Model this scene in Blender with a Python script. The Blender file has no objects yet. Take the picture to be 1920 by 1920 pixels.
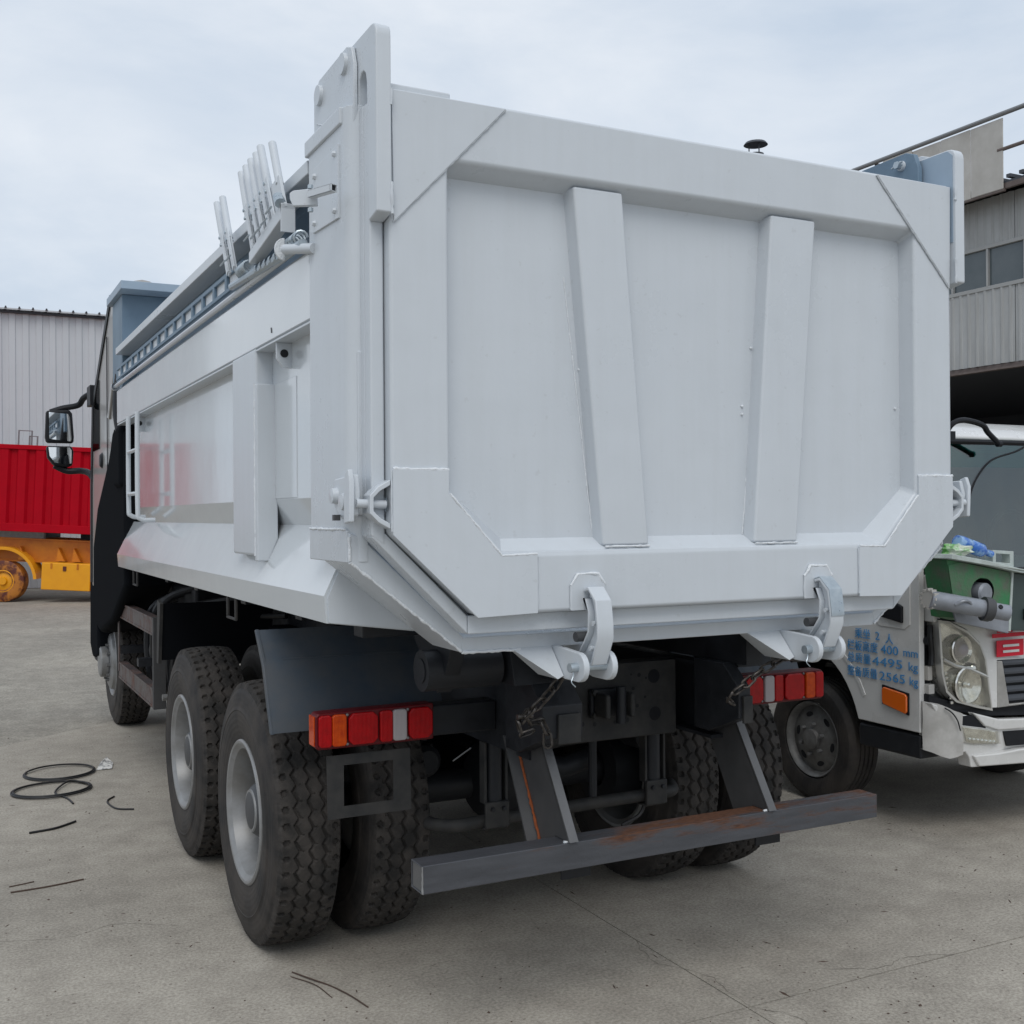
import bpy, bmesh, math, random
import numpy as np
from mathutils import Vector, Matrix
random.seed(7)
sc = bpy.context.scene
R = math.radians
# ------------------------------------------------------------------ camera
cd = bpy.data.cameras.new('camera'); cam = bpy.data.objects.new('camera', cd)
sc.collection.objects.link(cam); sc.camera = cam
yaw, pit, rol = R(26.9), R(.13), R(-.39)
fw = Vector((math.sin(yaw)*math.cos(pit), math.cos(yaw)*math.cos(pit), math.sin(pit)))
rt = Vector((math.cos(yaw), -math.sin(yaw), 0)); up = rt.cross(fw)
rr = rt*math.cos(rol)+up*math.sin(rol); uu = -rt*math.sin(rol)+up*math.cos(rol)
m = Matrix((rr, uu, -fw)).transposed().to_4x4(); m.translation = Vector((-2.464, -3.281, 1.86))
cam.matrix_world = m
cd.sensor_width = 36; cd.lens = 39.44; cd.clip_end = 2000; cd.clip_start = .05
# ------------------------------------------------------------------ sky
W = bpy.data.worlds.new('World'); sc.world = W; W.use_nodes = True
nt = W.node_tree; nt.nodes.clear(); N = nt.nodes.new; Lk = nt.links.new
SUN_EL, SUN_AZ = 52, 205          # degrees, azimuth clockwise from +Y
out = N('ShaderNodeOutputWorld'); mix = N('ShaderNodeMixShader'); b1 = N('ShaderNodeBackground'); b2 = N('ShaderNodeBackground')
sky = N('ShaderNodeTexSky'); sky.sky_type = 'NISHITA'; sky.sun_disc = False
sky.sun_elevation = R(SUN_EL); sky.sun_rotation = R(SUN_AZ); sky.air_density = 1.2; sky.dust_density = 2.5
b1.inputs[1].default_value = .11; Lk(sky.outputs[0], b1.inputs[0])
tc = N('ShaderNodeTexCoord'); mp = N('ShaderNodeMapping'); mp.inputs['Scale'].default_value = (1, 1, 2.6); mp.inputs['Location'].default_value = (.35, .2, .1)
nz = N('ShaderNodeTexNoise'); nz.inputs['Scale'].default_value = 2.5; nz.inputs['Detail'].default_value = 8; nz.inputs['Roughness'].default_value = .56; nz.inputs['Distortion'].default_value = .35
rp = N('ShaderNodeValToRGB'); e = rp.color_ramp.elements
e[0].position = .33; e[0].color = (.59, .685, .81, 1); e[1].position = .68; e[1].color = (.85, .90, .965, 1)
Lk(tc.outputs['Generated'], mp.inputs[0]); Lk(mp.outputs[0], nz.inputs['Vector']); Lk(nz.outputs['Fac'], rp.inputs[0]); Lk(rp.outputs[0], b2.inputs[0])
b2.inputs[1].default_value = 1.0
mix.inputs[0].default_value = .93
Lk(b1.outputs[0], mix.inputs[1]); Lk(b2.outputs[0], mix.inputs[2]); Lk(mix.outputs[0], out.inputs[0])
# ------------------------------------------------------------------ sun
sl = bpy.data.lights.new('sun', 'SUN'); sl.energy = 1.2; sl.angle = R(35); sl.color = (1, .97, .92)
so = bpy.data.objects.new('sun', sl); sc.collection.objects.link(so)
so.location = (-8, -12, 20)
d = Vector((math.sin(R(SUN_AZ))*math.cos(R(SUN_EL)), math.cos(R(SUN_AZ))*math.cos(R(SUN_EL)), math.sin(R(SUN_EL))))
so.rotation_euler = d.to_track_quat('Z', 'Y').to_euler()
vs = sc.view_settings; vs.view_transform = 'Standard'; vs.look = 'None'; vs.exposure = 0; vs.gamma = 1; vs.use_curve_mapping = False
sc.cycles.max_bounces = 8; sc.cycles.use_denoising = True
# ------------------------------------------------------------------ materials
MATS = {}
def pm(name, col, rough=.5, metal=0, spec=.5, coat=0, noise=None, nscale=8, bump=0, bscale=200, rvar=0, trans=0, ior=1.45, coatr=.08, space='Object', wave=0):
    """principled material; noise = (colour2, amount) mottled into the base colour"""
    mt = bpy.data.materials.new(name); mt.use_nodes = True; t = mt.node_tree; p = t.nodes['Principled BSDF']
    p.inputs['Base Color'].default_value = (*col, 1); p.inputs['Roughness'].default_value = rough; p.inputs['Metallic'].default_value = metal
    p.inputs['Specular IOR Level'].default_value = spec; p.inputs['Coat Weight'].default_value = coat; p.inputs['Coat Roughness'].default_value = coatr
    p.inputs['Transmission Weight'].default_value = trans; p.inputs['IOR'].default_value = ior
    c = t.nodes.new('ShaderNodeTexCoord')
    if noise or rvar:
        n = t.nodes.new('ShaderNodeTexNoise'); n.inputs['Scale'].default_value = nscale; n.inputs['Detail'].default_value = 8; n.inputs['Roughness'].default_value = .62
        t.links.new(c.outputs[space], n.inputs['Vector'])
    if noise:
        r = t.nodes.new('ShaderNodeValToRGB'); r.color_ramp.elements[0].position = .5-noise[1]; r.color_ramp.elements[1].position = .5+noise[1]
        r.color_ramp.elements[0].color = (*noise[0], 1); r.color_ramp.elements[1].color = (*col, 1)
        t.links.new(n.outputs['Fac'], r.inputs[0]); t.links.new(r.outputs[0], p.inputs['Base Color'])
    if rvar:
        mr = t.nodes.new('ShaderNodeMapRange'); mr.inputs[3].default_value = max(.02, rough-rvar); mr.inputs[4].default_value = rough+rvar
        mr.inputs[1].default_value = .3; mr.inputs[2].default_value = .7
        t.links.new(n.outputs['Fac'], mr.inputs[0]); t.links.new(mr.outputs[0], p.inputs['Roughness'])
    if bump:
        n2 = t.nodes.new('ShaderNodeTexNoise'); n2.inputs['Scale'].default_value = bscale; n2.inputs['Detail'].default_value = 4
        b = t.nodes.new('ShaderNodeBump'); b.inputs['Strength'].default_value = bump; b.inputs['Distance'].default_value = .01
        t.links.new(c.outputs[space], n2.inputs['Vector']); t.links.new(n2.outputs['Fac'], b.inputs['Height']); t.links.new(b.outputs[0], p.inputs['Normal'])
    if wave:
        n3 = t.nodes.new('ShaderNodeTexNoise'); n3.inputs['Scale'].default_value = 3.2; n3.inputs['Detail'].default_value = 2
        b3 = t.nodes.new('ShaderNodeBump'); b3.inputs['Strength'].default_value = wave; b3.inputs['Distance'].default_value = .05
        t.links.new(c.outputs[space], n3.inputs['Vector']); t.links.new(n3.outputs['Fac'], b3.inputs['Height']); t.links.new(b3.outputs[0], p.inputs['Normal'])
        if bump: t.links.new(b.outputs[0], b3.inputs['Normal'])
    MATS[name] = mt; return mt
pm('paint', (.60, .637, .675), .30, spec=.5, noise=((.55, .587, .625), .3), nscale=1.7, bump=.03, bscale=60, rvar=.05, wave=.10)
t = MATS['paint'].node_tree; _p = t.nodes['Principled BSDF']; _l = _p.inputs['Base Color'].links[0].from_socket      # faint dust runs down the paint
_c = t.nodes.new('ShaderNodeTexCoord'); _m = t.nodes.new('ShaderNodeMapping'); _m.inputs['Scale'].default_value = (11, 11, .7); _n = t.nodes.new('ShaderNodeTexNoise'); _n.inputs['Scale'].default_value = 1.6; _n.inputs['Detail'].default_value = 7; _n.inputs['Roughness'].default_value = .65
_r = t.nodes.new('ShaderNodeValToRGB'); _r.color_ramp.elements[0].position = .30; _r.color_ramp.elements[1].position = .56; _r.color_ramp.elements[0].color = (.90, .895, .88, 1)
_x = t.nodes.new('ShaderNodeMixRGB'); _x.blend_type = 'MULTIPLY'; _x.inputs[0].default_value = .28
_n2 = t.nodes.new('ShaderNodeTexNoise'); _n2.inputs['Scale'].default_value = 34; _n2.inputs['Detail'].default_value = 3; _r2 = t.nodes.new('ShaderNodeValToRGB'); _r2.color_ramp.elements[0].position = .27; _r2.color_ramp.elements[1].position = .31; _r2.color_ramp.elements[0].color = (.72, .70, .67, 1)
_x2 = t.nodes.new('ShaderNodeMixRGB'); _x2.blend_type = 'MULTIPLY'; _x2.inputs[0].default_value = .22
t.links.new(_c.outputs['Object'], _m.inputs[0]); t.links.new(_m.outputs[0], _n.inputs['Vector']); t.links.new(_n.outputs['Fac'], _r.inputs[0]); t.links.new(_l, _x.inputs[1]); t.links.new(_r.outputs[0], _x.inputs[2])
t.links.new(_c.outputs['Object'], _n2.inputs['Vector']); t.links.new(_n2.outputs['Fac'], _r2.inputs[0]); t.links.new(_x.outputs[0], _x2.inputs[1]); t.links.new(_r2.outputs[0], _x2.inputs[2]); t.links.new(_x2.outputs[0], _p.inputs['Base Color'])
pm('gloss_paint', (.60, .637, .662), .16, spec=.55, coat=.6, coatr=.05, noise=((.565, .60, .63), .3), nscale=1.3, bump=.01, bscale=9, rvar=.06, wave=.04)
pm('weld', (.72, .75, .78), .4, bump=.5, bscale=140)
pm('galv', (.50, .56, .60), .35, metal=.55, noise=((.36, .42, .47), .2), nscale=30, rvar=.1)
pm('slate', (.046, .062, .083), .45, spec=.4, noise=((.070, .078, .088), .12), nscale=5, rvar=.1)
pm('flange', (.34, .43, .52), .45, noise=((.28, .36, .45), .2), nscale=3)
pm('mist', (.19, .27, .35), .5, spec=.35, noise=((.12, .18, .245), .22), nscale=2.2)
pm('chassis', (.020, .022, .026), .5, spec=.4, noise=((.013, .014, .017), .2), nscale=14, rvar=.12)
pm('chassis_dusty', (.048, .046, .044), .62, spec=.35, noise=((.022, .023, .024), .16), nscale=11, rvar=.1)
pm('black_plastic', (.009, .010, .013), .5, spec=.3, noise=((.013, .014, .017), .2), nscale=20)
pm('matte_black', (.008, .009, .011), .95, spec=.04)
pm('hose', (.015, .015, .016), .45)
pm('rubber', (.064, .057, .052), .85, spec=.25, noise=((.026, .025, .024), .13), nscale=9, bump=.3, bscale=160)
pm('rubber_side', (.052, .045, .040), .7, spec=.35, noise=((.022, .021, .021), .12), nscale=5, bump=.08, bscale=120)
pm('rim_silver', (.29, .295, .30), .40, metal=.25, noise=((.20, .197, .19), .16), nscale=7, rvar=.08)
pm('rim_grey', (.20, .20, .195), .45, metal=.3, noise=((.11, .105, .10), .18), nscale=12)
pm('hub_dark', (.06, .062, .066), .5)
pm('nut', (.22, .22, .22), .4, metal=.6)
pm('lens_red', (.44, .001, .004), .25, spec=.35, bump=.25, bscale=90, noise=((.30, .001, .003), .2), nscale=30)
pm('lens_hot', (.68, .006, .006), .3, spec=.3)
pm('lens_orange', (.62, .075, .002), .22, spec=.35, bump=.25, bscale=90, noise=((.42, .03, .002), .2), nscale=30)
pm('lens_clear', (.40, .365, .37), .2, bump=.3, bscale=90)
pm('lamp_case', (.10, .003, .006), .35, spec=.35)
pm('cab_white', (.33, .315, .295), .3, coat=.3, noise=((.27, .26, .245), .3), nscale=3)
pm('mirror', (.9, .92, .93), .02, metal=1)
pm('chain', (.12, .11, .105), .42, metal=.8, noise=((.05, .045, .04), .2), nscale=60)
pm('red_paint', (.44, .0008, .011), .5, spec=.12, noise=((.33, .0006, .008), .25), nscale=1.6, rvar=.08)
pm('orange_paint', (.62, .21, .008), .42, noise=((.42, .11, .006), .2), nscale=3)
pm('yellow_paint', (.82, .36, .008), .38, noise=((.74, .30, .008), .25), nscale=4)
pm('maroon', (.10, .022, .014), .6, noise=((.45, .16, .02), .06), nscale=4)
pm('grey_sheet', (.58, .61, .635), .45, noise=((.51, .54, .565), .3), nscale=.7)
pm('dark_trim', (.05, .055, .065), .5)
pm('old_sheet', (.43, .44, .44), .55, noise=((.30, .30, .29), .22), nscale=1.1, space='Generated')
pm('old_panel', (.50, .485, .455), .6, noise=((.38, .36, .33), .2), nscale=2.4)
pm('old_steel', (.16, .13, .12), .6, noise=((.10, .075, .065), .2), nscale=5)
pm('pipe_steel', (.22, .225, .23), .42, metal=.4)
pm('shed_glass', (.055, .075, .085), .12, spec=.7, noise=((.12, .14, .15), .2), nscale=.9)
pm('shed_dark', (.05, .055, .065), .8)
pm('truck_white', (.70, .70, .685), .28, coat=.5, noise=((.62, .615, .60), .22), nscale=3.5, rvar=.06)
pm('truck_grey', (.40, .39, .37), .5, noise=((.52, .51, .49), .12), nscale=7)
pm('blue_ink', (.03, .25, .58), .5, noise=((.12, .33, .60), .12), nscale=40)
pm('letter_red', (.62, .006, .03), .4)
pm('amber', (.80, .15, .012), .18, coat=1, bump=.3, bscale=100)
pm('reflector', (.93, .92, .88), .14, metal=.8, noise=((.58, .57, .52), .16), nscale=22)
pm('lamp_bezel', (.56, .555, .53), .28, metal=.6)
pm('chrome', (.85, .85, .83), .07, metal=1)
pm('green_paint', (.035, .20, .075), .5, noise=((.10, .13, .09), .14), nscale=9, bump=.3, bscale=50)
pm('green_dark', (.04, .065, .062), .5, noise=((.03, .045, .045), .2), nscale=5)
pm('pale_board', (.50, .56, .54), .6, noise=((.36, .40, .38), .2), nscale=14)
pm('machine_grey', (.30, .32, .36), .38, metal=.2, noise=((.22, .235, .26), .2), nscale=12)
pm('plastic_blue', (.03, .14, .50), .2, coat=.6, noise=((.25, .42, .68), .05), nscale=14)
pm('plastic_green', (.16, .42, .12), .35, noise=((.62, .66, .56), .07), nscale=16)
pm('paper', (.70, .69, .66), .8, noise=((.30, .30, .30), .04), nscale=30)
pm('wire_black', (.012, .012, .013), .5)
pm('twig', (.075, .048, .036), .8)
pm('interior', (.12, .125, .12), .7, noise=((.10, .10, .095), .15), nscale=6)
pm('seat_grey', (.13, .125, .115), .85)
def rib_lens(*names):
    for n_ in names:
        t = MATS[n_].node_tree; p = t.nodes['Principled BSDF']; c = t.nodes.new('ShaderNodeTexCoord')
        w = t.nodes.new('ShaderNodeTexWave'); w.wave_type = 'BANDS'; w.bands_direction = 'X'; w.inputs['Scale'].default_value = 60
        b = t.nodes.new('ShaderNodeBump'); b.inputs['Strength'].default_value = .5; b.inputs['Distance'].default_value = .002
        t.links.new(c.outputs['Object'], w.inputs['Vector']); t.links.new(w.outputs['Fac'], b.inputs['Height']); t.links.new(b.outputs[0], p.inputs['Normal'])
rib_lens('lens_red', 'lens_orange', 'lens_clear', 'amber')
def ring_bump(n_):
    t = MATS[n_].node_tree; p = t.nodes['Principled BSDF']; c = t.nodes.new('ShaderNodeTexCoord')
    w = t.nodes.new('ShaderNodeTexWave'); w.wave_type = 'RINGS'; w.rings_direction = 'X'; w.inputs['Scale'].default_value = 13; w.inputs['Distortion'].default_value = 1.2; w.inputs['Detail'].default_value = 4
    b = t.nodes.new('ShaderNodeBump'); b.inputs['Strength'].default_value = .16; b.inputs['Distance'].default_value = .004
    t.links.new(c.outputs['Object'], w.inputs['Vector']); t.links.new(w.outputs['Fac'], b.inputs['Height']); t.links.new(b.outputs[0], p.inputs['Normal'])
ring_bump('rubber_side')
def rusty(name, base, rust, lo, hi, scale, stretch=(1, 1, 1)):
    mt = pm(name, base, .5, metal=.25, bump=.15, bscale=70); t = mt.node_tree; p = t.nodes['Principled BSDF']
    c = t.nodes.new('ShaderNodeTexCoord'); mpn = t.nodes.new('ShaderNodeMapping'); mpn.inputs['Scale'].default_value = stretch
    n = t.nodes.new('ShaderNodeTexNoise'); n.inputs['Scale'].default_value = scale; n.inputs['Detail'].default_value = 9; n.inputs['Roughness'].default_value = .7
    r = t.nodes.new('ShaderNodeValToRGB'); r.color_ramp.elements[0].position = lo; r.color_ramp.elements[1].position = hi
    n3 = t.nodes.new('ShaderNodeTexNoise'); n3.inputs['Scale'].default_value = 40; n3.inputs['Detail'].default_value = 5
    r3 = t.nodes.new('ShaderNodeValToRGB'); r3.color_ramp.elements[0].color = (*[v*.45 for v in rust], 1); r3.color_ramp.elements[1].color = (*rust, 1)
    r3.color_ramp.elements[0].position = .35; r3.color_ramp.elements[1].position = .62
    n4 = t.nodes.new('ShaderNodeTexNoise'); n4.inputs['Scale'].default_value = 6; n4.inputs['Detail'].default_value = 6
    r4 = t.nodes.new('ShaderNodeValToRGB'); r4.color_ramp.elements[0].color = (*[v*.65 for v in base], 1); r4.color_ramp.elements[1].color = (*[v*1.3 for v in base], 1)
    mx = t.nodes.new('ShaderNodeMixRGB')
    t.links.new(c.outputs['Object'], mpn.inputs[0]); t.links.new(mpn.outputs[0], n.inputs['Vector']); t.links.new(n.outputs['Fac'], r.inputs[0])
    for q in (n3, n4): t.links.new(mpn.outputs[0], q.inputs['Vector'])
    t.links.new(n3.outputs['Fac'], r3.inputs[0]); t.links.new(n4.outputs['Fac'], r4.inputs[0])
    t.links.new(r.outputs[0], mx.inputs[0]); t.links.new(r4.outputs[0], mx.inputs[1]); t.links.new(r3.outputs[0], mx.inputs[2]); t.links.new(mx.outputs[0], p.inputs['Base Color'])
    mr = t.nodes.new('ShaderNodeMapRange'); mr.inputs[3].default_value = .42; mr.inputs[4].default_value = .9
    t.links.new(r.outputs[0], mr.inputs[0]); t.links.new(mr.outputs[0], p.inputs['Roughness'])
    mm = t.nodes.new('ShaderNodeMapRange'); mm.inputs[3].default_value = .35; mm.inputs[4].default_value = 0
    t.links.new(r.outputs[0], mm.inputs[0]); t.links.new(mm.outputs[0], p.inputs['Metallic'])
    return mt
rusty('raw_steel', (.085, .089, .100), (.125, .052, .026), .50, .62, 2.0, (.9, 3, 7))
t = MATS['raw_steel'].node_tree      # the bar rusts in a streak along its middle
_r = [q for q in t.nodes if q.type == 'VALTORGB' and abs(q.color_ramp.elements[1].position-.62) < 1e-4 and abs(q.color_ramp.elements[0].position-.5) < 1e-4][0]
_n = _r.inputs[0].links[0].from_node; _c = t.nodes.new('ShaderNodeTexCoord'); _s = t.nodes.new('ShaderNodeSeparateXYZ'); t.links.new(_c.outputs['Object'], _s.inputs[0])
_x = t.nodes.new('ShaderNodeMapRange'); _x.inputs[1].default_value = -.45; _x.inputs[2].default_value = -.15; _x.inputs[3].default_value = -.12; _x.inputs[4].default_value = .035
_z = t.nodes.new('ShaderNodeMapRange'); _z.inputs[1].default_value = .595; _z.inputs[2].default_value = .63; _z.inputs[3].default_value = -.10; _z.inputs[4].default_value = .02
_a = t.nodes.new('ShaderNodeMath'); _b = t.nodes.new('ShaderNodeMath'); t.links.new(_s.outputs[0], _x.inputs[0]); t.links.new(_s.outputs[2], _z.inputs[0])
t.links.new(_x.outputs[0], _a.inputs[0]); t.links.new(_z.outputs[0], _a.inputs[1]); t.links.new(_a.outputs[0], _b.inputs[0]); t.links.new(_n.outputs['Fac'], _b.inputs[1]); t.links.new(_b.outputs[0], _r.inputs[0])
rusty('raw_steel_plate', (.13, .13, .132), (.34, .085, .02), .60, .66, 3.2, (1, 1, .7))
pm('rust', (.36, .085, .02), .85, noise=((.16, .05, .02), .2), nscale=30)
pm('stay_dark', (.065, .065, .066), .55, noise=((.045, .045, .047), .2), nscale=8)
rusty('brown_steel', (.10, .085, .085), (.16, .075, .05), .45, .7, 5)
def glass(name, tint, gl=.12):
    mt = bpy.data.materials.new(name); mt.use_nodes = True; t = mt.node_tree; t.nodes.clear()
    o = t.nodes.new('ShaderNodeOutputMaterial'); mx = t.nodes.new('ShaderNodeMixShader'); tr = t.nodes.new('ShaderNodeBsdfTransparent'); g = t.nodes.new('ShaderNodeBsdfGlossy')
    mx.inputs[0].default_value = gl
    tr.inputs[0].default_value = (*tint, 1); g.inputs['Roughness'].default_value = .03
    t.links.new(tr.outputs[0], mx.inputs[1]); t.links.new(g.outputs[0], mx.inputs[2]); t.links.new(mx.outputs[0], o.inputs[0])
    MATS[name] = mt
glass('windscreen', (.56, .66, .62), .15)
glass('windscreen_band', (.16, .60, .54), .16)
glass('lamp_cover', (.96, .96, .94), .09)
glass('cab_glass', (.10, .12, .13), .08)
def ground_mat(name, c1, c2, c3, fine, bstr, stain=.5):
    mt = bpy.data.materials.new(name); mt.use_nodes = True; t = mt.node_tree; p = t.nodes['Principled BSDF']; n = t.nodes.new; l = t.links.new
    g = n('ShaderNodeNewGeometry')
    def noise(s, d=8, r=.6):
        q = n('ShaderNodeTexNoise'); q.inputs['Scale'].default_value = s; q.inputs['Detail'].default_value = d; q.inputs['Roughness'].default_value = r; l(g.outputs['Position'], q.inputs['Vector']); return q
    big = noise(.55, 6, .6); mid = noise(5, 9, .68); fn = noise(fine, 5, .7)
    vo = n('ShaderNodeTexVoronoi'); vo.inputs['Scale'].default_value = fine*1.1; l(g.outputs['Position'], vo.inputs['Vector'])
    r1 = n('ShaderNodeValToRGB'); r1.color_ramp.elements[0].position = .36; r1.color_ramp.elements[1].position = .66
    r1.color_ramp.elements[0].color = (*c1, 1); r1.color_ramp.elements[1].color = (*c2, 1); l(big.outputs['Fac'], r1.inputs[0])
    r2 = n('ShaderNodeValToRGB'); r2.color_ramp.elements[0].position = .3; r2.color_ramp.elements[1].position = .72
    r2.color_ramp.elements[0].color = (.62, .60, .58, 1); r2.color_ramp.elements[1].color = (1.22, 1.22, 1.2, 1); l(mid.outputs['Fac'], r2.inputs[0])
    m1 = n('ShaderNodeMixRGB'); m1.blend_type = 'MULTIPLY'; m1.inputs[0].default_value = stain; l(r1.outputs[0], m1.inputs[1]); l(r2.outputs[0], m1.inputs[2])
    r3 = n('ShaderNodeValToRGB'); r3.color_ramp.elements[0].position = .30; r3.color_ramp.elements[1].position = .62
    r3.color_ramp.elements[0].color = (.45, .44, .43, 1); r3.color_ramp.elements[1].color = (1.18, 1.17, 1.15, 1); l(fn.outputs['Fac'], r3.inputs[0])
    m2 = n('ShaderNodeMixRGB'); m2.blend_type = 'MULTIPLY'; m2.inputs[0].default_value = .75; l(m1.outputs[0], m2.inputs[1]); l(r3.outputs[0], m2.inputs[2])
    # scattered dark specks and dry pale spots
    sp = noise(26, 3, .5); r4 = n('ShaderNodeValToRGB'); r4.color_ramp.elements[0].position = .70; r4.color_ramp.elements[1].position = .74; l(sp.outputs['Fac'], r4.inputs[0])
    m3 = n('ShaderNodeMixRGB'); l(r4.outputs[0], m3.inputs[0]); l(m2.outputs[0], m3.inputs[1]); m3.inputs[2].default_value = (*c3, 1)
    l(m3.outputs[0], p.inputs['Base Color']); p.inputs['Roughness'].default_value = .88; p.inputs['Specular IOR Level'].default_value = .3
    b = n('ShaderNodeBump'); b.inputs['Strength'].default_value = bstr; b.inputs['Distance'].default_value = .006
    l(fn.outputs['Fac'], b.inputs['Height']); l(b.outputs[0], p.inputs['Normal'])
    MATS[name] = mt
ground_mat('concrete', (.335, .31, .272), (.445, .413, .362), (.16, .13, .11), 75, .5, .55)
ground_mat('aggregate', (.29, .272, .24), (.375, .352, .308), (.15, .14, .125), 48, .9, .6)
ground_mat('joint', (.17, .155, .135), (.28, .255, .22), (.06, .05, .05), 60, .4)
# ------------------------------------------------------------------ mesh helpers
class M:
    def __init__(s, off=(0, 0, 0), O=(0, 0, 0), S=1.0): s.v = []; s.f = []; s.off = Vector(off); s.O = Vector(O); s.S = S
    def add(s, vs, fs):
        k = len(s.v)
        for v in vs: s.v.append((Vector(v)-s.O)*s.S+s.off)
        for f in fs: s.f.append([k+i for i in f])
        return s
    def box(s, x0, x1, y0, y1, z0, z1):
        return s.add([(x, y, z) for x in (x0, x1) for y in (y0, y1) for z in (z0, z1)], [(0, 1, 3, 2), (4, 6, 7, 5), (0, 4, 5, 1), (2, 3, 7, 6), (0, 2, 6, 4), (1, 5, 7, 3)])
    def prism(s, poly, ax, a, b):
        n = len(poly)
        f = {'x': lambda p, t: (t, p[0], p[1]), 'y': lambda p, t: (p[0], t, p[1]), 'z': lambda p, t: (p[0], p[1], t)}[ax]
        return s.add([f(p, a) for p in poly]+[f(p, b) for p in poly], [tuple(range(n)), tuple(range(2*n-1, n-1, -1))]+[(i, (i+1) % n, n+(i+1) % n, n+i) for i in range(n)])
    def slab(s, pts, d):
        """polygon of 3D points, extruded by vector d"""
        n = len(pts); d = Vector(d); q = [Vector(p) for p in pts]
        return s.add(q+[p+d for p in q], [tuple(range(n)), tuple(range(2*n-1, n-1, -1))]+[(i, (i+1) % n, n+(i+1) % n, n+i) for i in range(n)])
    def tube(s, pts, r, n=8, caps=True, closed=False):
        P = [Vector(p) for p in pts]; K = len(P); rad = r if isinstance(r, (list, tuple)) else [r]*K
        ring = []; prev = None
        for i in range(K):
            if closed: t = (P[(i+1) % K]-P[i-1]).normalized()
            else: t = (P[min(i+1, K-1)]-P[max(i-1, 0)]).normalized()
            if prev is None:
                a = Vector((0, 0, 1)) if abs(t.z) < .9 else Vector((1, 0, 0)); u = t.cross(a).normalized()
            else: u = (prev-t*prev.dot(t)).normalized()
            prev = u; w = t.cross(u)
            ring += [P[i]+(u*math.cos(2*math.pi*j/n)+w*math.sin(2*math.pi*j/n))*rad[i] for j in range(n)]
        fs = []
        for i in range(K if closed else K-1):
            i2 = (i+1) % K
            fs += [(i*n+j, i*n+(j+1) % n, i2*n+(j+1) % n, i2*n+j) for j in range(n)]
        if caps and not closed: fs += [tuple(range(n-1, -1, -1)), tuple((K-1)*n+j for j in range(n))]
        return s.add(ring, fs)
    def cyl(s, p0, p1, r, n=20): return s.tube([p0, p1], r, n)
    def lathe(s, prof, c, ax='x', n=48, closed=False):
        """prof = (axial, radius) list, turned about axis ax through c"""
        c = Vector(c); K = len(prof); vs = []
        for i in range(n):
            a = 2*math.pi*i/n; co, si = math.cos(a), math.sin(a)
            for (t, r) in prof:
                v = {'x': (t, r*co, r*si), 'y': (r*co, t, r*si), 'z': (r*co, r*si, t)}[ax]; vs.append(c+Vector(v))
        fs = []
        for i in range(n):
            j = (i+1) % n
            for k in range(K if closed else K-1): fs.append((i*K+k, i*K+(k+1) % K, j*K+(k+1) % K, j*K+k))
        return s.add(vs, fs)
    def data(s, name, ang=35):
        me = bpy.data.meshes.new(name); me.from_pydata([tuple(v) for v in s.v], [], s.f)
        b = bmesh.new(); b.from_mesh(me); bmesh.ops.recalc_face_normals(b, faces=b.faces); b.to_mesh(me); b.free()
        me.polygons.foreach_set('use_smooth', [True]*len(me.polygons)); me.set_sharp_from_angle(angle=R(ang)); return me
col = sc.collection
def wm(o): return (wm(o.parent) @ o.matrix_parent_inverse if o.parent else Matrix()) @ o.matrix_basis
def link(name, me, mat, parent=None, loc=None, bevel=0, seg=2):
    o = bpy.data.objects.new(name, me); col.objects.link(o)
    if mat and not me.materials: me.materials.append(MATS[mat])
    if loc: o.location = loc
    if parent:
        o.parent = parent
        if not loc: o.matrix_parent_inverse = wm(parent).inverted()
    if bevel:
        b = o.modifiers.new('bevel', 'BEVEL'); b.width = bevel; b.segments = seg; b.limit_method = 'ANGLE'; b.angle_limit = R(40)
        b.harden_normals = True
    return o
def part(name, mb, mat, parent=None, bevel=0, seg=2, ang=35): return link(name, mb.data(name, ang), mat, parent, None, bevel, seg)
def tag(o, label, cat, group=None):
    o['label'] = label; o['category'] = cat
    if group: o['group'] = group
    return o
def thing(name, loc, label, cat, group=None, rz=0):
    o = bpy.data.objects.new(name, None); col.objects.link(o); o.location = loc; o.rotation_euler = (0, 0, rz); o.empty_display_size = .2
    return tag(o, label, cat, group)
def copy_tree(o, parent=None, loc=None):
    c = o.copy(); col.objects.link(c); c.parent = parent
    if loc is not None: c.location = loc
    for ch in list(o.children): copy_tree(ch, c)
    return c
def weld_pts(pts, step=.012):
    P = [Vector(p) for p in pts]; o = []
    for a, b in zip(P, P[1:]):
        n = max(2, int((b-a).length/step)); o += [a.lerp(b, i/n) for i in range(n)]
    return o+[P[-1]]
def weld(pts, r, parent, off=(0, 0, 0), mat='weld'):
    q = weld_pts(pts); mb = M(off); rd = [r*random.uniform(.65, 1.25) for _ in q]
    q = [p+Vector((random.uniform(-1, 1), random.uniform(-1, 1), random.uniform(-1, 1)))*r*.22 for p in q]
    return part('weld_bead', mb.tube(q, rd, 6), mat, parent, ang=80)
def arc(c, r, a0, a1, n, f=lambda a, b: (a, b)):
    return [f(c[0]+r*math.cos(R(a0+(a1-a0)*i/n)), c[1]+r*math.sin(R(a0+(a1-a0)*i/n))) for i in range(n+1)]
def smooth_path(pts, n=8):
    P = [Vector(p) for p in pts]; P = [P[0]*2-P[1]]+P+[P[-1]*2-P[-2]]; o = []
    for i in range(1, len(P)-2):
        a, b, c, d_ = P[i-1:i+3]
        for k in range(n):
            t = k/n; o.append(.5*((2*b)+(c-a)*t+(2*a-5*b+4*c-d_)*t*t+(3*b-a-3*c+d_)*t**3))
    return o+[P[-2]]
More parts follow.
